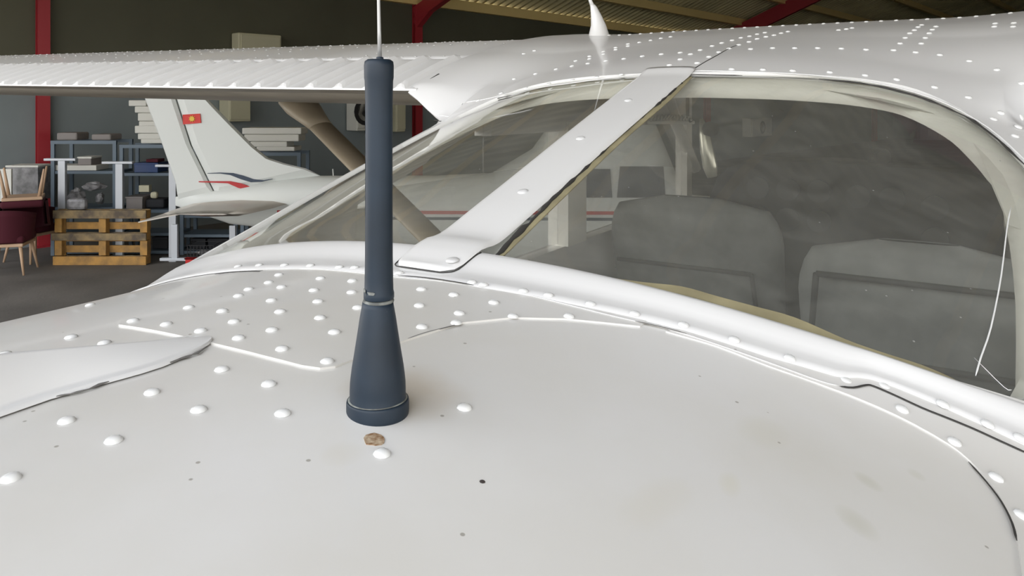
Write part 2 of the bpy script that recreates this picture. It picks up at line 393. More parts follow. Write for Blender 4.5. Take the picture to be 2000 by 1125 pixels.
for t, w in ((3.36, .155), (10.35, .19), (23.4, .3), (-.4, .2), (42.3, .6)):
    cr = thing('wall_column', {3.36: 'red steel column at the left edge beside the chairs', 10.35: 'red steel column with knee brace behind the black antenna',
               23.4: 'red steel column under the rafter above the aircraft roof', 31: 'red steel column far along the side wall', 38.5: 'farthest red steel column of the side wall', -.4: 'red steel column by the hangar door', 42.3: 'dark red column at the far end of the side wall, seen through the windscreen'}[t], 'column', hp(t, LW-.2, 0))
    c0 = hp(t, LW-.12, 0); ang = math.atan2(D3.y, D3.x)
    v1 = box(c0+Vector((0, 0, EAVE/2)), (w, .02, EAVE), ang); v2 = box(hp(t, LW-.02, EAVE/2), (w, .02, EAVE), ang); v3 = box(hp(t, LW-.07, EAVE/2), (.02, .12, EAVE), ang)
    mesh('shaft', *join(v1, v2, v3), 'red', cr)
    mesh('base_plate', *box(hp(t, LW-.08, .01), (w*1.4, .26, .02), ang), 'red', cr)
    if t > 0: mesh('knee_brace', *box(hp(t, LW-.55, EAVE-.12), (.14, 1.25, .2), ang, rx=math.radians(-38)), 'red', cr)
    if t > 30: continue
    hbar('rafter', hp(t, LW-.05, EAVE-.3), hp(t, RID, zr-.3), .16, .45 if t > 11 else .3, 'red', lamp_root)
    hbar('rafter', hp(t, RID, zr-.3), hp(t, NR+.05, EAVE-.3), .16, .45 if t > 11 else .3, 'red', lamp_root)
# far-end column pair seen through the windscreen
for x, w, mm, lb in ((1812, 1.0, 'wallblue', 'pale blue-grey column at the far end wall, right of the red one'),):
    if mm == 'wallblue': M[mm] = mat('blue grey column', (.30, .33, .40), .6)
    u = (x-1000)/FOC; Yd = (T1-.7)/(D3.x*u+D3.y); p = Vector((u*Yd, Yd, 0))
    e = thing('end_column', lb, 'column', p)
    mesh('shaft', *join(box(p+Vector((0, 0, 3)), (w, .3, 6), 0), box(p+Vector((0, -.16, 3)), (w*.2, .06, 6), 0)), mm, e)
    mesh('base_plate', *box(p+Vector((0, 0, .02)), (w*1.3, .5, .04), 0), mm, e)
# apron outside the open doors
ap = mesh('trim_2', [hp(-60, -50, -.21), hp(14, -50, -.21), hp(14, -16, -.21), hp(-14, -16, -.21), hp(-14, LW+30, -.21), hp(-60, LW+30, -.21)],
          [[0, 1, 2, 3], [0, 3, 4, 5]], 'apron'); tag(ap, 'pale concrete apron outside the hangar doors', kind='structure')

# ================================================================ THE AIRCRAFT
AC = thing('light_aircraft', 'white high-wing light aircraft in the foreground, rivets and rear window close up', 'aircraft', wpt(.8, 0, -EYE))
# ---- window outline in plan
def win_edge():
    top = [(1.137, 0.0), (1.15, .1), (1.172, .18), (1.198, .27), (1.2, .34), (1.155, .405), (1.09, .44), (1.03, .462)]
    bot = [(.66, .462), (.625, .45), (.606, .425), (.592, .38), (.578, .3), (.566, .2), (.558, .1), (.555, 0.0)]
    port = smooth_line(top, 4)+smooth_line([(1.03, .462), (.9, .468), (.78, .468), (.66, .462)], 2)[1:-1]+smooth_line(bot, 4)
    return port
half = win_edge()
win = half+[(a, -b) for a, b in half[::-1][1:-1]]
# ---- skins
def lb(s): return float(np.interp(s, [-1.6, 0, .5, 1.15], [.28, .42, .485, .49]))
def seam_s(l): return float(np.interp(l, [-.47, -.43, -.39, -.36, -.342, -.328, -.284, -.213, -.138, -.05, .05, .164, .3, .47], [.562, .559, .558, .556, .552, .539, .528, .519, .503, .488, .479, .476, .486, .505]))
def edge_s(l): return .553+.235*l*l+.06*max(0, abs(l)-.40)
tc_out = [(s, lb(s)) for s in np.linspace(-1.6, .60, 24)]+[(edge_s(l)-.012, l) for l in np.linspace(.46, -.46, 24)]+[(s, -lb(s)) for s in np.linspace(.60, -1.6, 24)]
tc = patch('tailcone_skin', tc_out, 'skin', AC, step=.03)
roof_out = [(.60, .485), (1.15, .49), (1.2, .50), (1.215, .55), (1.24, .62), (2.5, .62), (2.5, -.62), (1.24, -.62), (1.215, -.55), (1.2, -.50), (1.15, -.49), (.60, -.485)]
upper = [q for q in half if q[0] > .65]
roof_out = roof_out+[(.60, -.455)]+[(a, -b) for a, b in upper[::-1]]+upper[1:]+[(.60, .455)]
rf = patch('roof_skin', roof_out, 'white', AC, step=.025, off=.004, rim=.006)
# doubler plate on the tailcone with rounded corners (bright turned edge)
dbl = [cast(*p) for p in [(232, 637), (400, 670), (520, 699), (590, 717), (625, 722), (655, 719), (690, 705), (800, 665), (900, 633), (1000, 623), (1100, 625), (1250, 640)]]
dbl = dbl+[(.53, -.20), (.53, .15), (.50, .17), (.42, .155), (.35, .135), (.31, .122)]
db = patch('doubler_plate', dbl, 'skin', AC, step=.012, off=.0012, rim=.0014)
# side skin overlapping the tailcone to starboard
sp = [cast(*p) for p in [(1300, 650), (1400, 679), (1500, 717), (1640, 767), (1750, 814), (1850, 869), (1900, 910), (1940, 957), (1970, 1010), (1986, 1060), (1995, 1125)]]
sp = smooth_line(sp, 3)+[(.37, -.424), (.2, -.418), (-.3, -.39), (-.3, -.402), (.2, -.43), (.4, -.475), (.62, -.48), (.59, -.38), (.57, -.25)]
ss = patch('side_overlap_skin', sp, 'skin', AC, step=.012, off=.0012, rim=.0014)
# ---- window fairing: flange with rivets, then a raised rolled lip
def seam_s(l): return float(np.interp(l, [-.47, -.43, -.39, -.36, -.342, -.328, -.284, -.213, -.138, -.05, .05, .164, .3, .47], [.562, .559, .558, .556, .552, .539, .528, .519, .503, .488, .479, .476, .486, .505]))
def edge_s(l): return .553+.235*l*l+.06*max(0, abs(l)-.40)
fp = [(0, .0006), (.02, .0022), (.2, .0022), (.36, .0020), (.46, .0024), (.58, .0040), (.72, .0058), (.85, .0066), (.94, .0060), (.985, .0044), (1.0, .0022), (1.0, .0005)]
def fairh(s, l):
    a = seam_s(l); b = edge_s(l); k = (s-a)/(b-a)
    return float(np.interp(k, [q[0] for q in fp[:-1]], [q[1] for q in fp[:-1]])) if 0 <= k <= 1 else 0.
def fair(u, v):
    l = -.475+.95*u; i = min(int(round(v*(len(fp)-1))), len(fp)-1); k, h = fp[i]
    a = seam_s(l); b = edge_s(l); s = a+(b-a)*k
    return on(s, l, h)
fairing = mesh('window_fairing', *grid(140, len(fp), fair), 'white', AC, smooth=True)
# ---- panes (two, meeting under the centre strip)
for sg, nm in ((1, 'port'), (-1, 'stbd')):
    pl = [(a, sg*b) for a, b in half if b > .001]
    pl = [(1.139, sg*.0012)]+pl+[(.553, sg*.0012)]
    pp = patch('rear_window_pane', pl, 'glass', AC, step=.02, off=0.0)
    pp['label'] = 'hazy scratched rear window half on the '+('far' if sg > 0 else 'near')+' side'
# ---- centre strip
SB = cast(880, 532, .004)[0]
def strip(u, v):
    s = SB+(1.155-SB)*u; wv = [-1, -.96, -.82, -.4, 0, .4, .82, .96, 1][int(round(v*8))]
    hv = [.0005, .0034, .0046, .005, .005, .005, .0046, .0034, .0005][int(round(v*8))]
    hw = .0345+.007*max(0, (s-.56)/.57); cen = .003+.006*(s-.55)
    if u < .05: hw *= math.sqrt(max(0, 1-(1-u/.05)**2))*.35+.65
    base = .0*0
    fo = max(fairh(s, .003)-.0006, .0062*math.exp(-((s-.548)/.02)**2) if s > .548 else 0); hv *= .55 if s < .56 else 1
    return on(s, cen+wv*hw, hv+fo+.0015+(.004 if s > 1.12 else 0)*min(1, (s-1.12)/.03 if s > 1.12 else 0))
sv, sf = grid(70, 9, strip); n9 = 9
sf.append(list(range(9))); sf.append([69*9+i for i in range(9)][::-1])
st = mesh('centre_strip', sv, sf, 'white', AC, smooth=True)
M['slot'] = mat('screw slot', (.3, .3, .29), .5)
def dome(r, h, n=10, rings=((1, 0), (.86, .55), (.5, .9))):
    V = []; Fc = []
    for a, b in rings:
        for k in range(n): V.append((r*a*math.cos(2*math.pi*k/n), r*a*math.sin(2*math.pi*k/n), h*b))
    V.append((0, 0, h)); q = len(rings)
    for i in range(q-1):
        for k in range(n): Fc.append([i*n+k, i*n+(k+1) % n, (i+1)*n+(k+1) % n, (i+1)*n+k])
    for k in range(n): Fc.append([(q-1)*n+k, (q-1)*n+(k+1) % n, q*n])
    return V, Fc
def mk(name, vf, m):
    me = bpy.data.meshes.new(name); me.from_pydata(vf[0], [], vf[1]); me.materials.append(M[m]); me.polygons.foreach_set('use_smooth', [True]*len(me.polygons)); return me
RV = mk('rivet', dome(.0042, .0019), 'rivet'); RV2 = mk('roof_rivet', dome(.0050, .0022), 'rivet'); SC = mk('screw', dome(.0062, .0022, 14), 'screw')
def stud(name, me, s, l, off, parent):
    o = bpy.data.objects.new(name, me); COL.objects.link(o); o.parent = parent
    o.rotation_mode = 'QUATERNION'; o.rotation_quaternion = nrm(s, l).to_track_quat('Z', 'Y'); o.location = on(s, l, off); return o
for x, y in [(885, 512), (1023, 374), (1135, 270), (1228, 196), (1308, 141)]:
    s, l = cast(x, y, .006); stud('screw', SC, s, l, .0062 if y < 500 else .0078, st)
tail_r = [(260, 630), (325, 637), (139, 659), (204, 670), (9, 692), (369, 604), (434, 611), (457, 632), (392, 650), (466, 664), (466, 581), (486, 568), (176, 596),
          (433, 722), (525, 751), (297, 767), (388, 801), (552, 808), (130, 823), (222, 861), (21, 935), (746, 887), (907, 797)]
dbl_r = [(525, 552), (550, 561), (545, 537), (530, 587), (547, 609), (531, 645), (551, 682), (626, 544), (688, 549), (613, 567), (687, 571), (621, 589), (699, 601),
         (625, 621), (653, 649), (639, 706), (823, 565), (886, 576), (819, 597), (964, 591), (897, 612), (891, 631), (1002, 618), (824, 639), (1111, 618)]
fair_r = [(466, 525), (507, 523), (556, 523), (607, 524), (663, 525), (693, 528), (780, 534), (922, 552), (944, 557), (1022, 569), (1071, 577), (1153, 594), (1239, 613),
          (1334, 635), (1433, 664), (1541, 700), (1652, 745), (1727, 756), (1839, 796), (1926, 835), (1990, 859)]
side_r = [(1761, 799), (1863, 863), (1944, 932), (1994, 1006)]
for P_, par, off in ((tail_r, tc, 0), (dbl_r, db, .0012), (fair_r, fairing, .003), (side_r, ss, .0012)):
    for x, y in P_:
        s, l = cast(x, y, off)
        if par is fairing: off2 = fairh(s, l); s, l = cast(x, y, off2); off2 = fairh(s, l)+.0002
        else: off2 = off
        if par is tc and inpoly((s, l), dbl): stud('rivet', RV, s, l, .0012, db); continue
        stud('rivet', RV, s, l, off2, par)
roof_r = [(980, 182), (1028, 172), (1073, 164), (1119, 157), (1166, 151), (1214, 146), (1263, 142), (935, 196), (1005, 154), (1047, 144), (1087, 135), (1118, 129),
 (1149, 124), (1125, 119), (1152, 115), (1152, 110), (1184, 119), (1219, 115), (1255, 110), (1292, 106), (1329, 103), (1368, 98), (1391, 90), (1179, 106), (1179, 101),
 (1203, 97), (1203, 93), (1227, 90), (1227, 86), (1249, 83), (1271, 79), (1291, 75), (1310, 72), (1329, 116), (1349, 106), (1308, 127), (1362, 123), (1385, 111),
 (1044, 99), (1023, 105), (1424, 95), (1443, 88), (1463, 82), (1479, 76), (1496, 72), (1512, 69), (1526, 65), (1539, 62), (1430, 79), (1447, 74), (1464, 71),
 (1479, 67), (1494, 64), (1410, 84), (1404, 102), (1466, 96), (1509, 94), (1552, 94), (1597, 94), (1643, 95), (1691, 97), (1745, 98), (1788, 102), (1835, 107),
 (1893, 119), (1947, 136), (1995, 162), (1429, 135), (1490, 136), (1548, 138), (1620, 141), (1689, 147), (1750, 155), (1824, 170), (1890, 190), (1758, 85), (1768, 74),
 (1777, 65), (1786, 59), (1793, 53), (1800, 49), (1799, 85), (1807, 74), (1815, 65), (1821, 58), (1828, 52), (1638, 59), (1653, 57), (1664, 55),
 (1944, 46), (1942, 52), (1980, 45), (1979, 52), (1953, 220), (1938, 232), (1988, 226), (1986, 247), (1980, 265)]
for x, y in roof_r:
    s, l = cast(x, y, .004); stud('rivet', RV2, s, l, .004, rf)
for k in range(34):                                     # spar rivet row along the crest
    l = .42-.03*k; stud('rivet', RV2, 1.84, l, .004, rf)
# ---- beads, seams, sealant
bead('seam_line', [(430, 532), (520, 529), (600, 528), (700, 536), (780, 545), (870, 553), (1000, 573), (1100, 597), (1200, 622), (1300, 645), (1400, 677), (1500, 712), (1600, 748), (1640, 758)], .0008, 'white', AC, off=.0016)
hwS = .0345
ring = smooth_line([(SB+.045, .003+hwS+.0008), (SB+.012, .003+hwS*.95), (SB+.002, .003+hwS*.80), (SB-.0012, .003+hwS*.5), (SB-.0012, .003-hwS*.5), (SB+.002, .003-hwS*.80), (SB+.012, .003-hwS*.95), (SB+.045, .003-hwS-.0008)], 4)
mesh('strip_seam', *tube([on(a, b, fairh(a, b)+.0003) for a, b in ring], .0006, 6), 'seal', AC, smooth=True)
bead('seam_gap', [(1640, 760), (1665, 762), (1690, 757), (1705, 759), (1750, 779), (1800, 802), (1850, 822), (1900, 843), (1950, 866), (2010, 893)], .0009, 'seal', AC, off=.002)
bead('seam_gap', [(778, 545), (830, 549), (880, 556), (925, 564)], .0007, 'seal', AC, off=.003)
bead('seam_gap', [(420, 537), (450, 533), (500, 531), (516, 533), (527, 541)], .0007, 'seal', tc, off=.0006)
bead('seam_gap', [(1890, 905), (1925, 945), (1955, 985), (1975, 1025), (1984, 1060)], .0007, 'seal', AC, off=.0012)
bead('seam_gap', [(790, 667), (830, 653), (870, 643), (900, 635)], .0007, 'seam', AC, off=.001)
bead('seam_gap', [(1240, 633), (1290, 644), (1340, 657)], .0006, 'seam', AC, off=.0022)
bead('roof_seam', [(1345, 146), (1370, 130), (1400, 113), (1428, 97), (1442, 92)], .0012, 'seal', rf, off=.004)
bead('window_sealant', [(955, 517), (1000, 471), (1050, 421), (1100, 371), (1150, 322), (1200, 275), (1250, 231), (1300, 190), (1347, 147)], .0030, 'seal', AC, off=.001, jag=.0012, step=.008)
bead('window_sealant', [(1345, 148), (1400, 149), (1450, 150)], .0014, 'seal', AC, off=.002)
bead('window_sealant', [(1600, 157), (1680, 165), (1740, 177), (1800, 194), (1850, 214), (1900, 239), (1950, 277), (2010, 335)], .0024, 'seal', AC, off=.002, jag=.0008)
bead('window_sealant', [(848, 236), (900, 213), (950, 199), (1000, 188)], .0013, 'seal', AC, off=.002)
bead('window_edge_bead', [(858, 228), (930, 200), (1000, 185), (1100, 169), (1180, 158), (1250, 151)], .0018, 'white', rf, off=.004)
bead('window_edge_bead', [(1350, 143), (1450, 145), (1550, 149), (1650, 158), (1750, 176), (1850, 209), (1930, 256), (1990, 309), (2020, 340)], .0018, 'white', rf, off=.004)
# tan rubber gaskets: along the strip and the wavy tape along the lower edge
def ribbon(name, A, B, m, parent, off, px=True):
    a = smooth_line([cast(*p) for p in A], 4); b = smooth_line([cast(*p) for p in B], 4); n = len(a)
    V = []; Fc = []
    for (s1, l1), (s2, l2) in zip(a, b): V += [on(s1, l1, off), on(s2, l2, off), on(s1, l1, off-.0012), on(s2, l2, off-.0012)]
    for i in range(n-1):
        k = 4*i; Fc += [[k, k+1, k+5, k+4], [k+2, k+6, k+7, k+3], [k, k+4, k+6, k+2], [k+1, k+3, k+7, k+5]]
    return mesh(name, V, Fc, m, parent)
ribbon('gasket', [(952, 517), (1000, 472), (1100, 373), (1200, 277), (1300, 191), (1345, 150)], [(966, 517), (1012, 474), (1112, 376), (1213, 279), (1312, 193), (1352, 151)], 'gasket', AC, .0008)
gk = ribbon('gasket', [(1140, 538), (1250, 553), (1330, 562), (1400, 581), (1470, 600), (1550, 622), (1650, 665), (1720, 690), (1800, 716), (1860, 742), (1900, 765), (1990, 800)],
            [(1140, 542), (1250, 562), (1330, 577), (1400, 596), (1470, 618), (1550, 646), (1650, 682), (1720, 706), (1800, 735), (1860, 758), (1900, 772), (1990, 806)], 'gasket', AC, .0012)
gk['label'] = 'wavy tan rubber tape along the lower window edge'
bead('crack', [(1974, 405), (1966, 450), (1955, 540), (1935, 640), (1915, 700), (1905, 735)], .0006, 'scratch', AC, off=.0006)
for A in ([(1040, 214), (1005, 222), (955, 231)], [(1902, 700), (1960, 757), (1976, 763)]):
    bead('scratch', A, .0004, 'scratch', AC, off=.0006)
# ---- dorsal fairing
def dorsal(u, v):
    s = .302-1.75*u**1.6; d = .302-s; w = -1+2*v
    cen = .012+.02*min(1, d/.1); hw = .030*math.sqrt(min(1, d/.05))+.012*d
    base = .0008 if abs(w) > .999 else .0025
    h = .0025+(.165*d+.10*d*d)*max(0, 1-abs(w)/.72)**.85 if abs(w) < .72 else base
    l = cen+w*hw
    p = on(s, l, 0); return p+Vector((0, 0, h))
dv, dfc = grid(60, 41, dorsal)
dor = mesh('dorsal_fairing', dv, dfc, 'white', AC, smooth=True)
s, l = cast(122, 756); 
s, l = cast(364, 671); stud('rivet', RV, s, l, .002, dor)
bead('sealant', [(0, 811), (60, 795), (110, 778), (150, 771), (220, 747), (300, 721), (350, 706), (385, 694), (405, 681)], .0009, 'seam', dor, off=.0012, jag=.0008, step=.005)
# ---- chip, hole, specks
s, l = cast(731, 860)
cv = [on(s+.0045*math.sin(t)*(1+.2*math.sin(3*t)), l-.0058*math.cos(t)*(1+.15*math.cos(5*t))-.0, .0006) for t in np.linspace(0, 2*math.pi, 15)[:-1]]
e1 = cast(708, 857); e2 = cast(753, 862)
V = []
for t in np.linspace(0, 2*math.pi, 19)[:-1]:
    a = .5+.5*math.cos(t)*random.uniform(.85, 1.0); q = (e1[0]+(e2[0]-e1[0])*a, e1[1]+(e2[1]-e1[1])*a)
    V.append(on(q[0]+.0042*math.sin(t)*random.uniform(.7, 1.2), q[1]+.003*math.sin(t), .0004))
V2 = [p-Vector((0, 0, .0006)) for p in V]; n = len(V)
mesh('paint_chip', V+V2, [list(range(n)), ]+[[i, i+n, (i+1) % n+n, (i+1) % n] for i in range(n)], 'chip', tc)
DOT = mk('drill_hole', dome(.0014, .0003, 8), 'speck')
s, l = cast(942, 941); stud('drill_hole', DOT, s, l, .0001, tc)
# ---- whip antenna
sA, lA = cast(738, 802); pA = on(sA, lA, 0); YA = pA.y; kx = YA/FOC
ant = None
def ztop(y): return (HOR-y)*kx+EYE-pA.z      # photo row at the antenna's distance -> height above its foot
def aprof(rows): return [(r*kx, ztop(y)) for y, r in rows]
zb = -.004
pr = [(59*kx, zb), (60.5*kx, .0), (60.5*kx, ztop(783)), (59.5*kx, ztop(779)), (58*kx, ztop(778)), (55*kx, ztop(779)), (54*kx, ztop(776))]+aprof([(760, 54), (745, 53.5), (735, 52.5), (715, 50), (685, 45), (650, 39.5), (620, 35), (598, 31), (588, 29.5)])
ant = mesh('antenna', *lathe(pr, 48, pA), 'rubber', AC, smooth=True); ant['label'] = 'blue-black rubber whip antenna boot with flared foot'
dx = 6*kx
cA = (pA.x+dx*.35, pA.y, pA.z)
mesh('upper_sleeve', *lathe(aprof([(584, 0.1), (583, 28), (581, 29.5), (572, 29.5), (566, 28), (545, 27.5), (500, 26.8), (400, 26.5), (300, 26.3), (200, 26.6), (158, 27.5), (152, 28.5), (128, 28.8), (120, 27.5), (116, 22), (115, 8)]), 48, cA), 'rubber', ant, smooth=True)
mesh('worn_edge', *lathe(aprof([(590, 29), (588.5, 30.2), (586, 30.2), (584, 29)]), 40, (pA.x+dx*.2, pA.y, pA.z)), 'rubber_edge', ant, smooth=True)
mesh('worn_edge', *lathe(aprof([(779, 54), (777.5, 57.5), (776.5, 54.5)]), 48, pA), 'rubber_edge', ant, smooth=True)
rw = random.Random(8)
def flake(y0, y1, a0, a1, rad, c, nm='worn_flake'):
    V = []; n_ = 7
    for i in range(n_):
        y = y0+(y1-y0)*i/(n_-1)
        for j in (0, 1):
            a = (a0 if j == 0 else a1)+rw.uniform(-.07, .07)*(1 if i not in (0, n_-1) else 2)
            V.append(Vector((c[0]+(rad+.25)*kx*math.cos(a), c[1]+(rad+.25)*kx*math.sin(a), c[2]+ztop(y))))
    mesh(nm, V, [[2*i, 2*i+1, 2*i+3, 2*i+2] for i in range(n_-1)], 'rubber_edge', ant)
for y0, y1 in ((196, 232), (236, 262), (268, 300), (306, 352), (356, 372), (378, 420)): flake(y0, y1, math.pi+.02, math.pi+.32, 26.6, cA)
flake(562, 572, math.pi+.15, math.pi+.75, 29.6, cA); flake(564, 570, math.pi+.95, math.pi+1.5, 29.6, cA); flake(602, 609, -.95, -.55, 31.6, pA)
rod = [Vector((cA[0]+dx*.3, cA[1], cA[2]+ztop(120))), Vector((cA[0]+dx*.1, cA[1], cA[2]+ztop(60))), Vector((cA[0]-dx*.1, cA[1], cA[2]+ztop(0))), Vector((cA[0]-dx*1.5, cA[1], cA[2]+ztop(-900)))]
mesh('whip', *tube(rod, [4.4*kx, 3.6*kx, 3.3*kx, 2.5*kx], 12), 'whip', ant, smooth=True)
mesh('collar', *lathe(aprof([(118, 7.5), (112, 7), (111, 5)]), 16, (cA[0]+dx*.3, cA[1], cA[2])), 'rubber', ant, smooth=True)
# ---- second, blade antenna on the roof
sB, lB = 1.86, .03
for it in range(30):
    u = (1171-1000)/FOC; Yb = sB/(F2[0]*u+F2[1]); lB = Yb*(P2[0]*u+P2[1])-CL
bB = on(sB, lB, .004); kb = bB.y/FOC
def pxv(x, y): return Vector(((x-1000)*kb, bB.y, EYE-(y-HOR)*kb))
def blade(rows, name, m, par):
    V = []; n = 16
    for x0, x1, y, th in rows:
        c = (pxv(x0, y)+pxv(x1, y))/2; h = (x1-x0)/2*kb
        for k in range(n):
            a = 2*math.pi*k/n; V.append(c+Vector((h*math.cos(a), th*math.sin(a), 0)))
    Fc = []
    for i in range(len(rows)-1):
        for k in range(n): Fc.append([i*n+k, i*n+(k+1) % n, (i+1)*n+(k+1) % n, (i+1)*n+k])
    Fc.append([(len(rows)-1)*n+k for k in range(n)]); Fc.append(list(range(n))[::-1])
    return mesh(name, V, Fc, m, par, smooth=True)
b2 = blade([(1142, 1200, 86, .05), (1147, 1193, 78, .045), (1150, 1190, 68, .035), (1154, 1184, 50, .025), (1154, 1176, 32, .016), (1153, 1166, 14, .010), (1152, 1162, 9, .008)], 'blade_antenna', 'white', AC)
b2['label'] = 'white tapered blade antenna on the cabin roof'
blade([(1152, 1161, 10, .006), (1149, 1156, 0, .005), (1110, 1114, -120, .003), (1075, 1077, -230, .002)], 'rod', 'white', b2)

# ---- fuselage sides
def side(sg, s_a, s_b, z_a, z_b, name='side_skin', n=10, m='white', nz=8):
    """side skin between stations and heights; z None = start at the crown's edge"""
    def f(u, v):
        s = s_a+(s_b-s_a)*u; l0 = lb(s) if s < 1.19 else .5
        zt = float(surf(s, l0))
        if z_a is None:
            tt = [0, .04, .1, .18, .3, .5, .75, 1][int(round(v*7))]
            out = [0, .022, .036, .042, .044, .042, .02, -.05][int(round(v*7))]
            zz = zt+(z_b-zt)*tt; return wpt(s, sg*(l0+out), zz)
        return wpt(s, sg*(l0+.043), z_a+(z_b-z_a)*v)
    V, Fc = grid(n, 8 if z_a is None else 3, f)
    return mesh(name, V, Fc, m, AC, smooth=True)
for sg in (1, -1):
    side(sg, -1.6, .98, None, -.95, n=30)
    # cabin side: header, sill, posts; two windows
    def slabp(s1, s2, z1, z2, name, m='white', l_in=.50, l_out=.545):
        c = [(s1, l_in, z1), (s2, l_in, z1), (s2, l_out, z1), (s1, l_out, z1), (s1, l_in, z2), (s2, l_in, z2), (s2, l_out, z2), (s1, l_out, z2)]
        V = [wpt(a, sg*b, z) for a, b, z in c]
        return mesh(name, V, [[0, 1, 2, 3], [7, 6, 5, 4], [0, 4, 5, 1], [1, 5, 6, 2], [2, 6, 7, 3], [3, 7, 4, 0]], m, AC)
    slabp(1.38, 2.8, -.075, .02, 'window_header')
    def qs(u, v):
        a = .97+.41*u; k = int(round(v*4)); b = lb(a) if a < 1.19 else .50; z0q = float(surf(a, b)); zlo = min(-.19+.125*u, z0q-.05)
        return wpt(a, sg*(b+[-.012, .012, .03, .042, .043][k]), [float(surf(a, b-.012)), z0q-.008, z0q-.022, z0q-.045, zlo][k])
    mesh('quarter_skin', *grid(16, 5, qs), 'white', AC, smooth=True)
    slabp(.98, 2.95, -1.0, -.38, 'door_panel')
    slabp(.98, 1.04, -.38, -.19, 'window_post', 'trim'); slabp(2.74, 2.80, -.38, -.05, 'window_post', 'trim')
    bp = slabp(1.735, 1.845, -.38, -.05, 'door_post', 'trim', .49, .55)
    slabp(1.04, 1.735, -.375, -.16, 'side_window', 'glass2', .52, .523); slabp(1.38, 1.735, -.158, -.05, 'side_window', 'glass2', .52, .523); slabp(1.845, 2.74, -.375, -.05, 'side_window', 'glass2', .52, .523)
# bulkhead, floor, headliner
V = [wpt(.60, -.47, -.27), wpt(.60, .47, -.27), wpt(.62, .47, -1.0), wpt(.62, -.47, -1.0)]
mesh('rear_bulkhead', V+[v+Vector((.01, .01, 0)) for v in V], [[0, 1, 2, 3], [7, 6, 5, 4], [0, 4, 5, 1], [1, 5, 6, 2], [2, 6, 7, 3], [3, 7, 4, 0]], 'carpet', AC)
V = [wpt(.6, -.5, -1.0), wpt(2.95, -.5, -1.0), wpt(2.95, .5, -1.0), wpt(.6, .5, -1.0)]
mesh('cabin_floor', V+[v-Vector((0, 0, .03)) for v in V], [[0, 1, 2, 3], [7, 6, 5, 4], [0, 4, 5, 1], [1, 5, 6, 2], [2, 6, 7, 3], [3, 7, 4, 0]], 'carpet', AC)
mesh('cabin_lining', *grid(20, 16, lambda u, v: wpt(1.17+1.28*u, -.49+.98*v, min(float(surf(1.17+1.28*u, -.49+.98*v))-.014-.02*min(1, u*6), .10))), 'headliner', AC, smooth=True)
mesh('belly', *grid(20, 5, lambda u, v: wpt(-1.6+5*u, (-1+2*v)*(lb(-1.6+5*u)-.05), -1.0-.04*(1-(2*v-1)**2)+.35*max(0, .3-(-1.6+5*u))/1.9)), 'white', AC, smooth=True)
# interior window trim: ring under the pane
inn = [cast(*p, -.02) for p in [(1352, 183), (1400, 178), (1500, 184), (1600, 194), (1700, 212), (1800, 236), (1862, 258)]]
def trimpoly(sg):
    o = [(a-(0 if a < .9 else -.012), sg*b*1.02) for a, b in half if b > .02 or True]
    i = []
    for a, b in half:
        # inward offset of the outline towards the window's middle
        i.append((a, b))
    H = np.array(half); cen = np.array([.87, 0.0]); res = []
    for k in range(len(H)):
        p0 = H[max(k-1, 0)]; p1 = H[min(k+1, len(H)-1)]; t = (p1-p0)/max(1e-6, np.linalg.norm(p1-p0)); nn = np.array([t[1], -t[0]])
        if np.dot(nn, cen-H[k]) < 0: nn = -nn
        w = .026 if H[k][0] > 1.0 else ((.04 if sg > 0 else .02) if H[k][1] > .44 else .005)
        if H[k][0] < .64: w = .012
        q = H[k]+nn*w; res.append((q[0], sg*max(q[1], .0)))
    return o, res
for sg in (1, -1):
    o, i = trimpoly(sg); n = len(o); V = []; Fc = []
    for (a, b), (c_, d_) in zip(o, i):
        V += [on(a, b, -.006), on((a+c_)/2, (b+d_)/2, -.010), on(c_, d_, -.016), on(c_, d_, -.030)]
    for k in range(n-1):
        for j in range(3): q = 4*k+j; Fc.append([q, q+1, q+5, q+4])
    mesh('window_trim', V, Fc, 'trim', AC, smooth=True)
for x, y in ((1585, 168), (1890, 237), (1063, 192)):
    s, l = cast(x, y, -.008); stud('trim_screw', mk('trim_screw', dome(.006, .002), 'seam'), s, l, -.005, AC)
# side liner plate starting at the trim's corner
mesh('trim_flap', *grid(6, 3, lambda u, v: on(1.18-.28*u, -(.388+.055*u**.6+(.05-.03*u)*v), -.014)), 'trim', AC, smooth=True)
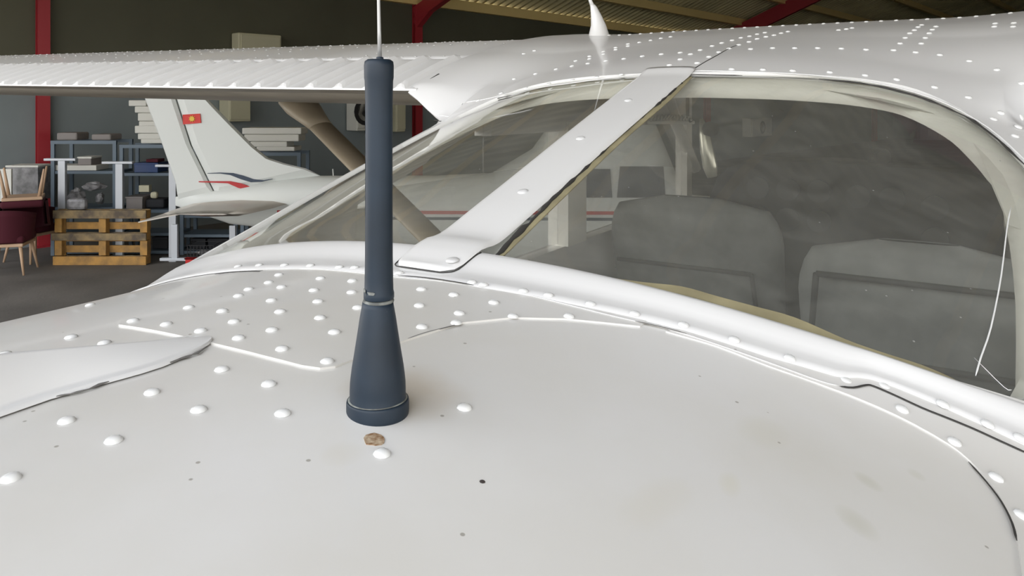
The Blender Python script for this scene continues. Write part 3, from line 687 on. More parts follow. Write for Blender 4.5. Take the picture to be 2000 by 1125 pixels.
# seats
def seat(s, lc, w, ztop_, lbl, pocket):
    zt = ztop_; zbot = -.92; lean = .16
    def f(u, v):
        a = 2*math.pi*v; hh = zt-zbot; z = zbot+hh*u
        e = 1 if u < .8 else math.sqrt(max(0, 1-((u-.8)/.2)**2))
        ww = w/2*(.93+.1*u)*(e*.38+.62 if u < .999 else .3); th = .07*(e*.6+.4 if u < .999 else .2)
        ca = math.copysign(abs(math.cos(a))**.55, math.cos(a)); sa = math.copysign(abs(math.sin(a))**.8, math.sin(a))
        return wpt(s-lean*u+th*sa, lc+ww*ca, z)
    V, Fc = grid(24, 33, f); Fc.append([23*33+j for j in range(33)])
    o = mesh('seat_backrest', V, Fc, 'seat', AC, smooth=True); o['label'] = lbl
    cu = box((0, 0, 0), (.42, w*.95, .13), bev=.03)
    V = [wpt(s+.22+q[0], lc+q[1], -.80+q[2]) for q in cu[0]]; mesh('seat_cushion', V, cu[1], 'seat', o, smooth=True)
    V = [wpt(s+.2+q[0], lc+q[1], -.93+q[2]) for q in box((0, 0, 0), (.36, w*.8, .14))[0]]; mesh('seat_base', V, box((0, 0, 0), (1, 1, 1))[1], 'panel', o)
    for (z1, l1, z2, l2) in pocket:
        def onb(z, l): 
            u = (z-zbot)/(zt-zbot); return wpt(s-lean*u-.074, lc+l, z)
        mesh('seat_seam', *tube([onb(z1+(z2-z1)*k/6, l1+(l2-l1)*k/6) for k in range(7)], .006, 6), 'seatd', o, smooth=True)
    return o
seat(2.12, .235, .47, -.255, 'grey seat back with a stitched pocket, on the far side', [(-.44, .20, -.44, -.17), (-.44, -.17, -.75, -.19)])
seat(1.74, -.325, .43, -.262, 'grey seat back with piping, on the near side', [(-.33, .17, -.33, -.17), (-.33, .17, -.6, .2), (-.49, .19, -.49, -.19)])
# instrument panel with glareshield, compass
gs = [(-.50, -.30), (-.47, -.255), (-.42, -.225), (-.3, -.212), (-.1, -.205), (.15, -.205), (.26, -.212), (.33, -.235), (.37, -.275), (.39, -.33), (.42, -.42), (.44, -.75), (-.5, -.75)]
V = [wpt(2.68, l, z) for l, z in gs]+[wpt(2.72, l, z+.006) for l, z in gs]+[wpt(2.93, l*.95, z-.03) for l, z in gs]; n = len(gs)
mesh('instrument_panel', V, [list(range(n)), list(range(2*n, 3*n))[::-1]]+[[i+r*n, i+(r+1)*n, (i+1) % n+(r+1)*n, (i+1) % n+r*n] for i in range(n) for r in (0, 1)], 'panel', AC)
M['bezel'] = mat('instrument bezel', (.032, .032, .035), .5)
for k, (l, z) in enumerate([(.22, -.30), (.12, -.30), (.02, -.30), (.22, -.40), (.12, -.40), (.02, -.40), (-.1, -.31), (-.2, -.31), (-.32, -.33), (-.32, -.43)]):
    pp = wpt(2.674, l, z); dv = wpt(2.66, l, z)-pp
    mesh('gauge', *tube([pp, pp+dv], .038, 20), 'bezel', AC, smooth=False)
cp = at(1717, 306, 2.55)
mesh('compass', *tube([cp+Vector((-.0, -.03, 0)), cp+Vector((0, -.02, 0)), cp+Vector((0, .03, 0))], [.024, .031, .031], 20), 'panel', AC)
mesh('compass_stalk', *tube([cp+Vector((0, 0, -.01)), cp+Vector((0, 0, -.08))], .008, 8), 'panel', AC)
# windscreen and its posts, visor, hand grip, coiled lead
def ws(u, v):
    l = -.5+v; s = 2.97-.52*u-.10*(2*l)**2*(1-u); return wpt(s, l*(1-.04*u), -.24+.375*u-.02*(2*l)**2)
mesh('windscreen', *grid(10, 20, ws), 'glass2', AC, smooth=True)
for sg in (1, -1): mesh('windscreen_post', *tube([wpt(2.86-.45*u, sg*.505, -.26+.36*u) for u in np.linspace(0, 1, 6)], .022, 8), 'trim', AC, smooth=True)
M['shiny'] = mat('glossy cream highlight', (.95, .94, .80), .25, metal=.5, coat=1)  # for the pillar's bright highlight, built as a pale glossy tube
pth = [at(x, y, 2.2) for x, y in ((1370, 232), (1376, 262), (1381, 295), (1387, 325), (1392, 345))]
mesh('pillar_highlight', *tube(pth, [.006, .016, .02, .022, .016], 10), 'shiny', AC, smooth=True)
mesh('knob', *lathe([(.004, -.022), (.02, -.016), (.026, 0), (.02, .016), (.004, .022)], 16, at(1388, 252, 2.17)), 'panel', AC, smooth=True)
hx = [at(1270+80*k/60, 232-3*math.sin(k/60*3.1)+4*math.sin(k*1.3), 2.0+.006*math.cos(k*1.3)) for k in range(61)]
mesh('coiled_lead', *tube(hx, .0035, 6), 'trim', AC, smooth=True)
mesh('sun_visor', *box(at(1310, 239, 2.02), (.13, .012, .01), bev=.003), 'trim', AC)
mesh('lead_hook', *tube([at(1343, 190, 2.0), at(1343, 228, 2.0), at(1350, 238, 2.0)], .005, 6), 'seam', AC, smooth=True)

# ---- cowling, gear (in reality hidden behind the cabin)
cw = [[(s, w, zt, zb) for s, w, zt, zb in ((2.93, .50, -.26, -1.0), (3.3, .46, -.29, -1.02), (3.8, .40, -.34, -1.0), (4.15, .30, -.42, -.95), (4.25, .12, -.55, -.8))]][0]
V = []; Fc = []; n = 24
for s, w, zt, zb_ in cw:
    for k in range(n):
        a = 2*math.pi*k/n; c, d = math.cos(a), math.sin(a)
        V.append(wpt(s, w*math.copysign(abs(c)**.6, c), (zt+zb_)/2+(zt-zb_)/2*math.copysign(abs(d)**.6, d)))
for i in range(len(cw)-1):
    for k in range(n): Fc.append([i*n+k, i*n+(k+1) % n, (i+1)*n+(k+1) % n, (i+1)*n+k])
Fc.append([(len(cw)-1)*n+k for k in range(n)])
mesh('engine_cowling', V, Fc, 'white', AC, smooth=True)
M['tyre'] = mat('tyre rubber', (.02, .02, .02), .8)
for s, l in ((1.7, 1.05), (1.7, -1.05), (3.4, 0)):
    c = wpt(s, l, -EYE+.2); ax = Vector((P2[0], P2[1], 0))
    mesh('wheel', *tube([c-ax*.07, c-ax*.05, c+ax*.05, c+ax*.07], [.15, .2, .2, .15], 24), 'tyre', AC, smooth=True)
    mesh('gear_leg', *tube([c, wpt(s, l*.35, -1.0)], .03, 10), 'white', AC, smooth=True)

# ================================================================ WINGS
LO = [(2.83, .03), (2.82, .0), (2.78, -.025), (2.65, -.045), (2.4, -.055), (2.0, -.05), (1.7, -.035), (1.47, -.012)]
M['under'] = mat('wing underside painted shade', (.40, .36, .29), .45, noise=.2, nscale=5)  # brown shade under the wing and flaps is put into this colour
for sg in (1, -1):
    up = [(s, float(UP(s))) for s in (1.462, 1.5, 1.6, 1.7, 1.8, 1.9, 2.0, 2.1, 2.2, 2.35, 2.5, 2.6, 2.7, 2.76, 2.8)]
    pf = up+LO; n = len(pf); V = []; Fc = []; ls = [.61, 1.2, 2, 2.9, 3.8, 4.6, 5.1, 5.22]
    for l in ls:
        k = 1 if l < 5.15 else .5
        for s, z in pf: V.append(wpt(s, sg*l, .018+.018*l+z*k))
    for i in range(len(ls)-1):
        for k in range(n): Fc.append([i*n+k, (i+1)*n+k, (i+1)*n+(k+1) % n, i*n+(k+1) % n])
    Fc.append(list(range(n))); Fc.append([(len(ls)-1)*n+k for k in range(n)])
    wg = mesh('wing', V, Fc, 'white', AC, smooth=False); me = wg.data
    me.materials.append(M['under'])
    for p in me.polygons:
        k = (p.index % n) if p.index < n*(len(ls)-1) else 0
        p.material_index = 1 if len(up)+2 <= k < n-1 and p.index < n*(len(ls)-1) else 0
        p.use_smooth = p.index < n*(len(ls)-1)
    # corrugated flap and aileron
    for nm, la, lc in (('flap', .60, 3.02), ('aileron', 3.04, 5.1)):
        U = []; step = .0925; half_ = .5
        ll = [la]
        x = la+.03
        while x < lc-.08:
            ll += [x, x+.008, x+.017, x+.026, x+.034]; x += step
        ll.append(lc)
        hh = {}
        V = []; Fc = []; SS = [(1.24, .35), (1.246, .8), (1.26, 1), (1.35, 1), (1.44, 1), (1.452, .8)]
        for i, l in enumerate(ll):
            ph = (i-1) % 5 if 0 < i < len(ll)-1 else 0
            hb = [0, .008, .0125, .008, 0][ph]
            for s, k in SS: V.append(wpt(s, sg*l, .018+.018*l+float(UP(s))+hb*k))
            V.append(wpt(1.452, sg*l, .018+.018*l+.05)); V.append(wpt(1.40, sg*l, .018+.018*l-.012)); V.append(wpt(1.24, sg*l, .018+.018*l-.004))
        q = 9
        for i in range(len(ll)-1):
            for k in range(q): Fc.append([i*q+k, (i+1)*q+k, (i+1)*q+(k+1) % q, i*q+(k+1) % q])
        Fc.append(list(range(q))); Fc.append([(len(ll)-1)*q+k for k in range(q)])
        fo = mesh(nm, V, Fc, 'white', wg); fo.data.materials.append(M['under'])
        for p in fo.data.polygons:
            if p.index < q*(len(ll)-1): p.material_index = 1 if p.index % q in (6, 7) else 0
        fo['label'] = 'white corrugated '+nm
    # small rivets of the wing skin, too fine to pick apart
    vv = []; ff = []; dm = dome(.0048, .002, 6, ((1, 0), (.7, .8)))
    def addr(s, l):
        z = .018+.018*l+float(UP(s)); k = len(vv)
        for a in dm[0]: vv.append(wpt(s, sg*l, z)+Vector(a))
        for q_ in dm[1]: ff.append([i+k for i in q_])
    for s in (1.485, 1.72, 1.84, 1.96):
        l = .62
        while l < 4.9: addr(s, l); l += .045 if s == 1.485 else .06
    for l in (1.0, 1.45, 1.9, 2.35, 2.8, 3.3, 3.8, 4.4):
        for s in np.arange(1.52, 2.1, .045): addr(s, l)
    tag(mesh('wing_rivets', vv, ff, 'rivet', wg, smooth=True), kind='stuff')
    # strut with its end fitting
    a = wpt(2.2, sg*2.02, .0); b = wpt(1.98, sg*.56, -.86); t = (b-a).normalized()
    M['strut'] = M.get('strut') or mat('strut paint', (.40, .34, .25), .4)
    V, Fc = tube([a+t*.12, b], .052, 16, flat=.42, up=[Vector((P2[0]*-t.z, P2[1]*-t.z, 1)).normalized()]*2)
    sr = mesh('wing_strut', V, Fc, 'strut', AC, smooth=True)
    mesh('strut_cuff', *tube([a+Vector((0, 0, .01)), a+t*.06, a+t*.16, a+t*.2], [.09, .085, .062, .056], 14, flat=.5, up=[Vector((0, 0, 1))]*4), 'strut', sr, smooth=True)
    mesh('strut_bolt', *tube([a+t*.1+Vector((0, -.055, 0)), a+t*.1+Vector((0, .055, 0))], .012, 8), 'dark', sr)
# lower fillet seam on the wing root
mesh('root_gap', *tube([wpt(1.252, .605, float(surf(1.252, .6))+.002), wpt(1.32, .60, float(surf(1.32, .6))+.004)], .002, 6), 'seal', rf)

# ================================================================ BACKGROUND: the other aircraft
YP = 8.2
M['white2'] = mat('other aircraft paint', (.66, .69, .67), .4)
M['white3'] = mat('other aircraft lower paint', (.55, .52, .47), .4)
M['stripe_red'] = mat('red stripe', (.45, .012, .015), .4); M['stripe_blue'] = mat('dark blue stripe', (.02, .04, .075), .4)
M['flag'] = mat('flag red', (.62, .03, .02), .5); M['flagy'] = mat('flag yellow', (.75, .5, .05), .5)
A2 = thing('parked_aircraft', 'white light aircraft parked behind, tail fin with red flag and red-blue stripes', 'aircraft', at(1000, 561, YP))
def fin(poly, th, name, m, Yc=YP, parent=A2):
    pts = [at(x, y, Yc) for x, y in poly]; c = sum(pts, Vector())/len(pts); n = len(pts)
    V = [p+Vector((0, -.008, 0)) for p in pts]+[c+(p-c)*.82+Vector((0, -th/2, 0)) for p in pts]+[p+Vector((0, .008, 0)) for p in pts]+[c+(p-c)*.82+Vector((0, th/2, 0)) for p in pts]
    Fc = [[n+i for i in range(n)][::-1], [3*n+i for i in range(n)]]
    for i in range(n):
        j = (i+1) % n; Fc += [[i, j, n+j, n+i][::-1], [2*n+i, 2*n+j, 3*n+j, 3*n+i], [i, 2*n+i, 2*n+j, j][::-1]]
    return mesh(name, V, Fc, m, parent)
fin([(322, 118), (342, 122), (402, 190), (450, 240), (500, 290), (535, 318), (575, 331), (625, 343), (540, 362), (425, 385), (375, 283)], .10, 'fin', 'white2')
fin([(262, 118), (318, 118), (372, 283), (422, 385), (352, 402), (348, 370), (318, 283), (285, 196)], .07, 'rudder', 'white2')
fl_ = fin([(357, 224), (391, 222), (393, 240), (358, 243)], .012, 'flag_decal', 'flag', YP-.056); fl_['label'] = 'small red flag with a yellow emblem'
em = at(375, 232, YP-.066); mesh('flag_emblem', *join(tube([em, em+Vector((0, -.004, 0))], .026, 14), *[box(em+Vector((math.cos(a)*.03, -.001, math.sin(a)*.03)), (.012, .004, .006), ry=-a) for a in np.linspace(0, 5.6, 9)]), 'flagy', fl_)
# tail cone / fuselage loft along the pixel stations at that distance
stn = [(344, 384, 402, .02), (400, 376, 420, .05), (450, 366, 437, .09), (540, 352, 447, .14), (620, 343, 458, .2), (700, 343, 470, .27), (850, 343, 492, .38), (960, 338, 512, .46), (1040, 290, 528, .5), (1100, 206, 538, .52), (1200, 196, 542, .53), (1260, 200, 542, .53), (1300, 300, 540, .52), (1330, 380, 536, .5), (1460, 390, 525, .45), (1540, 405, 505, .3), (1560, 430, 470, .1)]
V = []; Fc = []; n = 28
for x, y0, y1, hw in stn:
    a_, b_ = at(x, y0, YP), at(x, y1, YP); zc = (a_.z+b_.z)/2; hz = (a_.z-b_.z)/2
    for k in range(n):
        th = 2*math.pi*k/n; c, d = math.cos(th), math.sin(th)
        V.append(Vector((a_.x, YP+.0+hw*math.copysign(abs(c)**.8, c), zc+hz*math.copysign(abs(d)**.8, d))))
for i in range(len(stn)-1):
    for k in range(n): Fc.append([i*n+k, i*n+(k+1) % n, (i+1)*n+(k+1) % n, (i+1)*n+k][::-1])
Fc.append(list(range(n))); Fc.append([(len(stn)-1)*n+k for k in range(n)][::-1])
fb = mesh('fuselage', V, Fc, 'white2', A2, smooth=True)
def hwat(x): return float(np.interp(x, [q[0] for q in stn], [q[3] for q in stn]))
def strip2(name, top, bot, m, Yo=None, parent=fb):
    V = []; n = len(top)
    for (x, y), (x2, y2) in zip(top, bot):
        Yq = Yo if Yo else YP-hwat(x)-.012
        V += [at(x, y, Yq), at(x2, y2, Yq), at(x, y, Yq)+Vector((0, .008, 0)), at(x2, y2, Yq)+Vector((0, .008, 0))]
    Fc = []
    for i in range(n-1):
        k = 4*i; Fc += [[k, k+1, k+5, k+4], [k+2, k+6, k+7, k+3], [k, k+4, k+6, k+2], [k+1, k+3, k+7, k+5]]
    return mesh(name, V, Fc, m, parent)
xs = [541, 600, 660, 720, 800, 900, 1000, 1100, 1200, 1300, 1400, 1500, 1600]
strip2('red_stripe', [(x, 411+.003*(x-541)) for x in xs], [(x, 417+.004*(x-541)) for x in xs], 'stripe_red')
strip2('blue_stripe', [(x, 423+.004*(x-541)) for x in xs], [(x, 428+.005*(x-541)) for x in xs], 'stripe_blue')
yo = YP-.06
strip2('swoosh_blue', [(405, 338), (430, 337), (455, 338), (475, 343), (495, 350), (515, 352), (532, 349)], [(405, 339), (430, 339), (450, 342), (470, 350), (490, 356), (512, 355), (532, 350)], 'stripe_blue', yo)
strip2('swoosh_red', [(388, 354), (420, 354), (450, 354), (470, 358), (490, 365), (512, 366), (536, 361)], [(388, 356), (420, 357), (445, 358), (465, 367), (485, 372), (508, 372), (536, 363)], 'stripe_red', yo)
# tailplane: near half towards us, with drooped elevator
def plate(name, pts, th, m):
    n = len(pts); V = [Vector(p) for p in pts]+[Vector(p)-Vector((0, 0, th)) for p in pts]
    return mesh(name, V, [list(range(n)), list(range(n, 2*n))[::-1]]+[[i, i+n, (i+1) % n+n, (i+1) % n] for i in range(n)], m, A2)
for sg, yy in ((1, YP-.1), (-1, YP+.1)):
    z0_ = at(400, 399, 7.9).z
    xa, xb = at(345, 0, 7.7).x, at(542, 0, 7.7).x
    tipY = 7.3 if sg > 0 else 9.4
    V = []; Fc = []
    secs = [(yy, xa, xb), ((yy+tipY)/2, xa, xb-.05), (tipY+sg*.06, xa+.02, xb-.15), (tipY, xa+.1, xb-.32)]
    for q, (Yq, x0_, x1_) in enumerate(secs):
        for k, (t, h) in enumerate([(0, -.004), (.15, .012), (.5, .034), (.85, .028), (1, 0), (.85, -.028), (.5, -.034), (.15, -.012)]):
            V.append((x0_+(x1_-x0_)*t, Yq, z0_-.015+h*(.3 if q == 3 else 1)))
    for i in range(3):
        for k in range(8): Fc.append([i*8+k, i*8+(k+1) % 8, (i+1)*8+(k+1) % 8, (i+1)*8+k])
    Fc.append(list(range(8))); Fc.append([24+k for k in range(8)][::-1])
    mesh('tailplane', V, Fc, 'white3', A2, smooth=True)
    e0, e1, e2 = at(349, 404, 7.3), at(270, 433, 7.3), at(300, 428, 8.0)
    if sg > 0: plate('elevator', [(e0.x, yy, z0_-.01), (e0.x, 7.3, z0_-.01), tuple(e1), (e1.x, yy-.25, e1.z)], .012, 'white3')
    else: plate('elevator', [(e0.x, yy, z0_-.01), (e0.x, 9.4, z0_-.01), (e1.x, 9.4, e1.z), (e1.x, yy+.25, e1.z)], .012, 'white3')
# its wing, windows and gear
M['win2'] = mat('dark window', (.03, .04, .055), .15, coat=1)
for x0, x1, y0, y1 in ((1142, 1196, 330, 386), (1205, 1300, 325, 386), (1060, 1130, 335, 380)):
    Yq = YP-.545; mesh('cabin_window', *prism([at(x0, y1, Yq), at(x1, y1, Yq), at(x1-4, y0, Yq), at(x0+6, y0, Yq)], .03), 'win2', A2)
wx = at(1110, 0, YP).x
V = []; Fc = []
prf = [(0, 0), (.3, .07), (.8, .13), (1.2, .11), (1.45, .04), (1.42, 0), (1.0, -.03), (.4, -.03)]
for yy in (YP-3.2, YP+3.6):
    for a, h in prf: V.append((wx+a-.2, yy, EYE+.10+h))
Fc = [[k, (k+1) % 8, 8+(k+1) % 8, 8+k] for k in range(8)]+[list(range(8)), list(range(8, 16))[::-1]]
mesh('wing', V, Fc, 'white2', A2, smooth=False)
for x, yy in ((1180, YP-.9), (1180, YP+.9), (1560, YP)):
    c = Vector((at(x, 0, YP).x, yy, .19)); mesh('wheel', *tube([c-Vector((0, .07, 0)), c-Vector((0, .05, 0)), c+Vector((0, .05, 0)), c+Vector((0, .07, 0))], [.14, .19, .19, .14], 20), 'tyre', A2, smooth=True)
    mesh('gear_leg', *tube([c, Vector((c.x, YP+(yy-YP)*.3, .55))], .03, 8), 'white2', A2)
mesh('aerial', *tube([at(651, 343, YP), at(650, 330, YP)], .006, 6), 'white2', A2)

# ================================================================ BACKGROUND: stores along the wall
M['wood'] = mat('pallet wood', (.44, .24, .06), .75, noise=.5, nscale=9, col2=(.26, .15, .05), bump=.4)
M['wood2'] = mat('weathered pallet wood', (.30, .22, .11), .85, noise=.7, nscale=7, col2=(.10, .08, .06), bump=.4)
M['frame'] = mat('grey-blue shelf steel', (.10, .14, .18), .5)
M['tleg'] = mat('pale desk frame metal', (.50, .53, .57), .35, metal=.2)
M['burg'] = mat('burgundy fabric', (.06, .004, .012), .9); M['beige'] = mat('beige wood', (.50, .34, .22), .6)
M['foam'] = mat('white packing foam', (.66, .66, .61), .8); M['redp'] = mat('red plastic', (.50, .008, .008), .4)
M['bluep'] = mat('blue plastic', (.01, .04, .14), .4); M['greyp'] = mat('grey plastic bag', (.30, .30, .31), .35, noise=.5, nscale=14)
M['card'] = mat('grey box', (.24, .22, .21), .7)
# pallet on its long edge, underside towards us
px0, px1, py0, py1, YQ = 101, 285, 411, 518, 9.3
PT = thing('pallet', 'wooden pallet standing on its long edge between the chairs and the tail', 'pallet', (at(193, 0, YQ).x, YQ+.07, 0))
sc = YQ/FOC
def pb(nm, x0, x1, y0, y1, yo0, yo1, m):
    a, b = at(x0, y0, YQ), at(x1, y1, YQ)
    c = ((a.x+b.x)/2, YQ+(yo0+yo1)/2, (a.z+b.z)/2); mesh(nm, *box(c, (abs(b.x-a.x), yo1-yo0, abs(a.z-b.z)), bev=.004), m, PT)
for y0, y1, mm in ((411, 427, 'wood2'), (456, 470, 'wood2'), (501, 518, 'wood')): pb('runner_board', 101+random.uniform(-2, 2), 285, y0, y1, 0, .022, mm)
for y0, y1 in ((411, 427), (456, 470), (501, 518)):
    for x0, x1 in ((103, 118), (190, 204), (272, 285)): pb('block', x0, x1, y0+1, y1-1, .023, .10, 'wood')
for x0, x1 in ((103, 118), (190, 204), (272, 285)): pb('stringer_board', x0, x1, 412, 517.5, .101, .123, 'wood')
for y0, y1, mm in ((411, 422, 'wood2'), (437, 451, 'wood'), (457, 470, 'wood2'), (471, 475, 'wood'), (483, 497, 'wood'), (503, 518, 'wood2')): pb('deck_board', 102, 284, y0, y1, .124, .146, mm)
for x in (110.5, 197, 278): pb('spacer', x-7, x+7, 428, 455, .03, .10, 'wood'); pb('spacer', x-7, x+7, 471, 500, .03, .10, 'wood')
# desk frames
def tleg(x, ybar, w, ybot, Yd, label, hang=False, foot=None):
    p = at(x, ybot, Yd); t = thing('desk_leg', label, 'desk leg', (p.x, Yd, max(p.z, 0)))
    zt = at(0, ybar, Yd).z; zb_ = max(at(0, ybot, Yd).z, .0)
    k = Yd/FOC
    if foot:
        mesh('post', *box((p.x, Yd, (zt+zb_)/2), (12*k, .05, zt-zb_-.04), bev=.004), 'tleg', t)
        mesh('foot_bar', *box((p.x+foot*k, Yd, zb_+.018), (w*k, .07, .035), bev=.006), 'tleg', t)
    else:
        mesh('post', *box((p.x, Yd, (zt+zb_)/2), (14*k, .05, zt-zb_), bev=.004), 'tleg', t)
        mesh('foot_bar', *box((p.x-3*k, Yd, zt+.01), (w*k, .07, .032), bev=.006), 'tleg', t)
    return t
tleg(122, 313, 62, 530, 9.52, 'silver desk leg standing upside down, leftmost, behind the pallet'); tleg(234, 319, 60, 530, 9.52, 'silver desk leg standing upside down behind the right half of the pallet')
tleg(338, 325, 60, 530, 9.52, 'silver desk leg whose foot bar shows left of the tail fin')
tleg(342, 435, 54, 509, 9.0, 'silver desk leg upright on its foot left of the red crate', foot=-1); tleg(455, 437, 50, 509, 9.0, 'silver desk leg upright on its foot right of the red crate', foot=-6)
# crate and basket
cr = thing('red_crate', 'red plastic crate on the floor under the tailplane', 'crate', at(400, 511, 9.1)*Vector((1, 1, 0)) if False else (at(400, 0, 9.1).x, 9.1, 0))
k = 9.1/FOC; cx = at(400, 0, 9.1).x
def opencrate(cx, cy, z, w, d, h, th):
    return join(box((cx, cy, z+th/2), (w, d, th)), box((cx-w/2+th/2, cy, z+h/2), (th, d, h)), box((cx+w/2-th/2, cy, z+h/2), (th, d, h)), box((cx, cy-d/2+th/2, z+h/2), (w-2*th, th, h)), box((cx, cy+d/2-th/2, z+h/2), (w-2*th, th, h)))
mesh('tub', *opencrate(cx, 9.1, 0.0, 55*k, .3, 26*k, .012), 'redp', cr); mesh('rim', *opencrate(cx, 9.1, 24*k, 58*k, .32, 2.2*k, .012), 'redp', cr)
wb = thing('wire_basket', 'black wire basket standing in the red crate', 'basket', (cx, 9.1, 27.5*k))
bars = []
for i in range(9): bars.append(box((cx-25*k+50*k*i/8, 8.97, 39*k), (.006, .006, 22*k)))
for j in range(4): bars.append(box((cx, 8.97, 28.2*k+7.2*k*j), (52*k, .006, .006)))
for sx in (-1, 1):
    bars.append(box((cx+sx*26*k, 9.1, 50*k), (.006, .26, .006)))
bars.append(box((cx, 9.23, 50*k), (52*k, .006, .006))); bars.append(box((cx, 9.1, 28*k), (52*k, .26, .006)))
mesh('mesh_side', *join(*bars), 'dark', wb); bag = thing('plastic_bag', 'crumpled pale plastic inside the black basket', 'bag', (cx, 9.1, 27*k))
def lump(c, r, m, parent, sd, nm='lump'):
    rnd = random.Random(sd); bm = bmesh.new(); bmesh.ops.create_icosphere(bm, subdivisions=2, radius=1)
    for v_ in bm.verts: v_.co = Vector((v_.co.x*r[0], v_.co.y*r[1], v_.co.z*r[2]))*rnd.uniform(.72, 1.12)
    V = [v_.co+Vector(c) for v_ in bm.verts]; Fc = [[q.index for q in f_.verts] for f_ in bm.faces]; bm.free()
    return mesh(nm, V, Fc, m, parent)
lump((cx, 9.1, 32.5*k), (.11, .07, .03), 'greyp', bag, 3)
# shelving racks
def rack(x0, x1, ytop, Yd, label, boards):
    a = at(x0, ytop, Yd); b = at(x1, ytop, Yd); zt = a.z; w = b.x-a.x; d = .42
    t = thing('shelf_rack', label, 'shelf rack', ((a.x+b.x)/2, Yd+d/2, 0))
    for px_ in (a.x, b.x-.05):
        for py_ in (Yd, Yd+d): mesh('upright', *box((px_+.025, py_, zt/2), (.05, .03, zt), bev=.003), 'frame', t)
    for yb in boards:
        z = at(0, yb, Yd).z; mesh('shelf_board', *box(((a.x+b.x)/2, Yd+d/2, z-.02), (w-.01, d, .04), bev=.004), 'frame', t)
    mesh('top_rail', *box(((a.x+b.x)/2, Yd, zt-.02), (w, .035, .045)), 'frame', t); mesh('top_rail', *box(((a.x+b.x)/2, Yd+d, zt-.02), (w, .035, .045)), 'frame', t)
    return t
rack(100, 228, 275, 9.9, 'grey-blue steel rack behind the two leftmost desk legs', (334, 405, 455, 490)); rack(234, 345, 283, 9.92, 'grey-blue steel rack behind the tail fin', (338, 410, 455, 490))
rack(352, 464, 290, 9.94, 'grey-blue steel rack under the parked tailcone', (345, 420, 458, 490)); rack(470, 588, 298, 9.96, 'grey-blue steel rack under the white foam, right of the fin', (355, 425, 460, 492))
# dark bags and crates packed on the lower shelves
dk = mat('dark goods', (.018, .020, .024), .8); M['dk'] = dk
for i, (x0, x1, y0, y1, Yd, lab, mm) in enumerate([(296, 326, 466, 488, 9.97, 'black box on a low shelf left of the upright desk leg', 'dk'), (372, 400, 469, 489, 9.99, 'black box on the low shelf behind the red crate', 'dk'), (405, 455, 469, 489, 9.99, 'dark box on the low shelf right of the black basket', 'dk'),
        (490, 560, 468, 491, 9.99, 'dark box on the low shelf by our window', 'dk')]):
    a, b = at(x0, y0, Yd), at(x1, y1, Yd); b.z = at(0, 490 if i != 3 else 492, 9.9).z+.012; e = thing('storage_box', lab, 'box', ((a.x+b.x)/2, Yd+.15, b.z))
    mesh('body', *box(((a.x+b.x)/2, Yd+.15, (a.z+b.z)/2-.01), (b.x-a.x, .26, a.z-b.z-.02), bev=.006), mm, e); mesh('lid', *box(((a.x+b.x)/2, Yd+.15, a.z-.0), (b.x-a.x+.01, .28, .03), bev=.004), mm, e)
def simple(name, label, cat, x0, x1, y0, y1, Yd, d, m, lid=None, bev=.006, **kw):
    a, b = at(x0, y0, Yd), at(x1, y1, Yd); e = thing(name, label, cat, ((a.x+b.x)/2, Yd+d/2, b.z))
    mesh('body', *box(((a.x+b.x)/2, Yd+d/2, (a.z+b.z)/2), (b.x-a.x, d, a.z-b.z), bev=bev, **kw), m, e)
    if lid: mesh('lid', *box(((a.x+b.x)/2, Yd+d/2, a.z), (b.x-a.x+.015, d+.015, .025), bev=.004), lid, e)
    return e
simple('white_board', 'white board lying on the upper shelf behind the left desk leg', 'board', 104, 188, 323, 333, 9.93, .3, 'foam', bev=.004)
simple('tray', 'grey tray with white rim on the upper shelf', 'tray', 152, 178, 308, 322.3, 9.96, .25, 'card', 'foam')
simple('wire_tray', 'wire tray on top of the left rack', 'tray', 110, 150, 259, 274, 10.0, .3, 'card', bev=.02)
simple('wire_tray', 'wire tray on top of the left rack, right one', 'tray', 178, 216, 262, 274, 10.0, .3, 'card', bev=.02)
simple('blue_crate', 'blue plastic crate on the upper shelf between desk leg and fin', 'crate', 262, 308, 320, 337, 9.98, .3, 'bluep', 'bluep')
simple('red_tool', 'dark red tool case on top of the blue crate', 'case', 285, 308, 311, 317, 10.0, .2, 'burg')
simple('metal_box', 'grey lidded box on the shelf right of the second desk leg', 'box', 246, 278, 386, 409, 9.95, .28, 'card', 'card')
e = simple('lamp_unit', 'square white lamp on the shelf above the grey box', 'lamp', 271, 291, 362, 375, 10.0, .08, 'cream'); 
e = simple('lamp_unit', 'small round-cornered white lamp below the square one', 'lamp', 292, 306, 375, 388, 10.0, .08, 'cream', bev=.03)
simple('engine_part', 'dark machine part on the shelf behind the lamps', 'machine part', 283, 320, 389, 407, 10.0, .25, 'dk', bev=.03)
for i, (c, r, lb_) in enumerate([((148, 385), (.12, .1, .12), 'crumpled grey plastic sack behind the pallet, below the left desk leg'), ((184, 364), (.17, .09, .06), 'grey wrapped bundle on the shelf right of the sack'), ((195, 388), (.06, .06, .08), 'small pale wrapped part under the grey bundle')]):
    p = at(c[0], c[1], 9.75+.1*i); e = thing('wrapped_bundle', lb_, 'bundle', (p.x, p.y, p.z-r[2])); lump(p, r, 'greyp', e, i+9, 'wrapping'); lump(p+Vector((.03, -.02, r[2]*.8)), (r[0]*.4, r[1]*.4, r[2]*.35), 'greyp', e, i+19, 'knot')
simple('sack', 'pale grey sack standing on the pallet edge', 'sack', 128, 166, 388, 410.5, 9.34, .1, 'greyp', bev=.04)
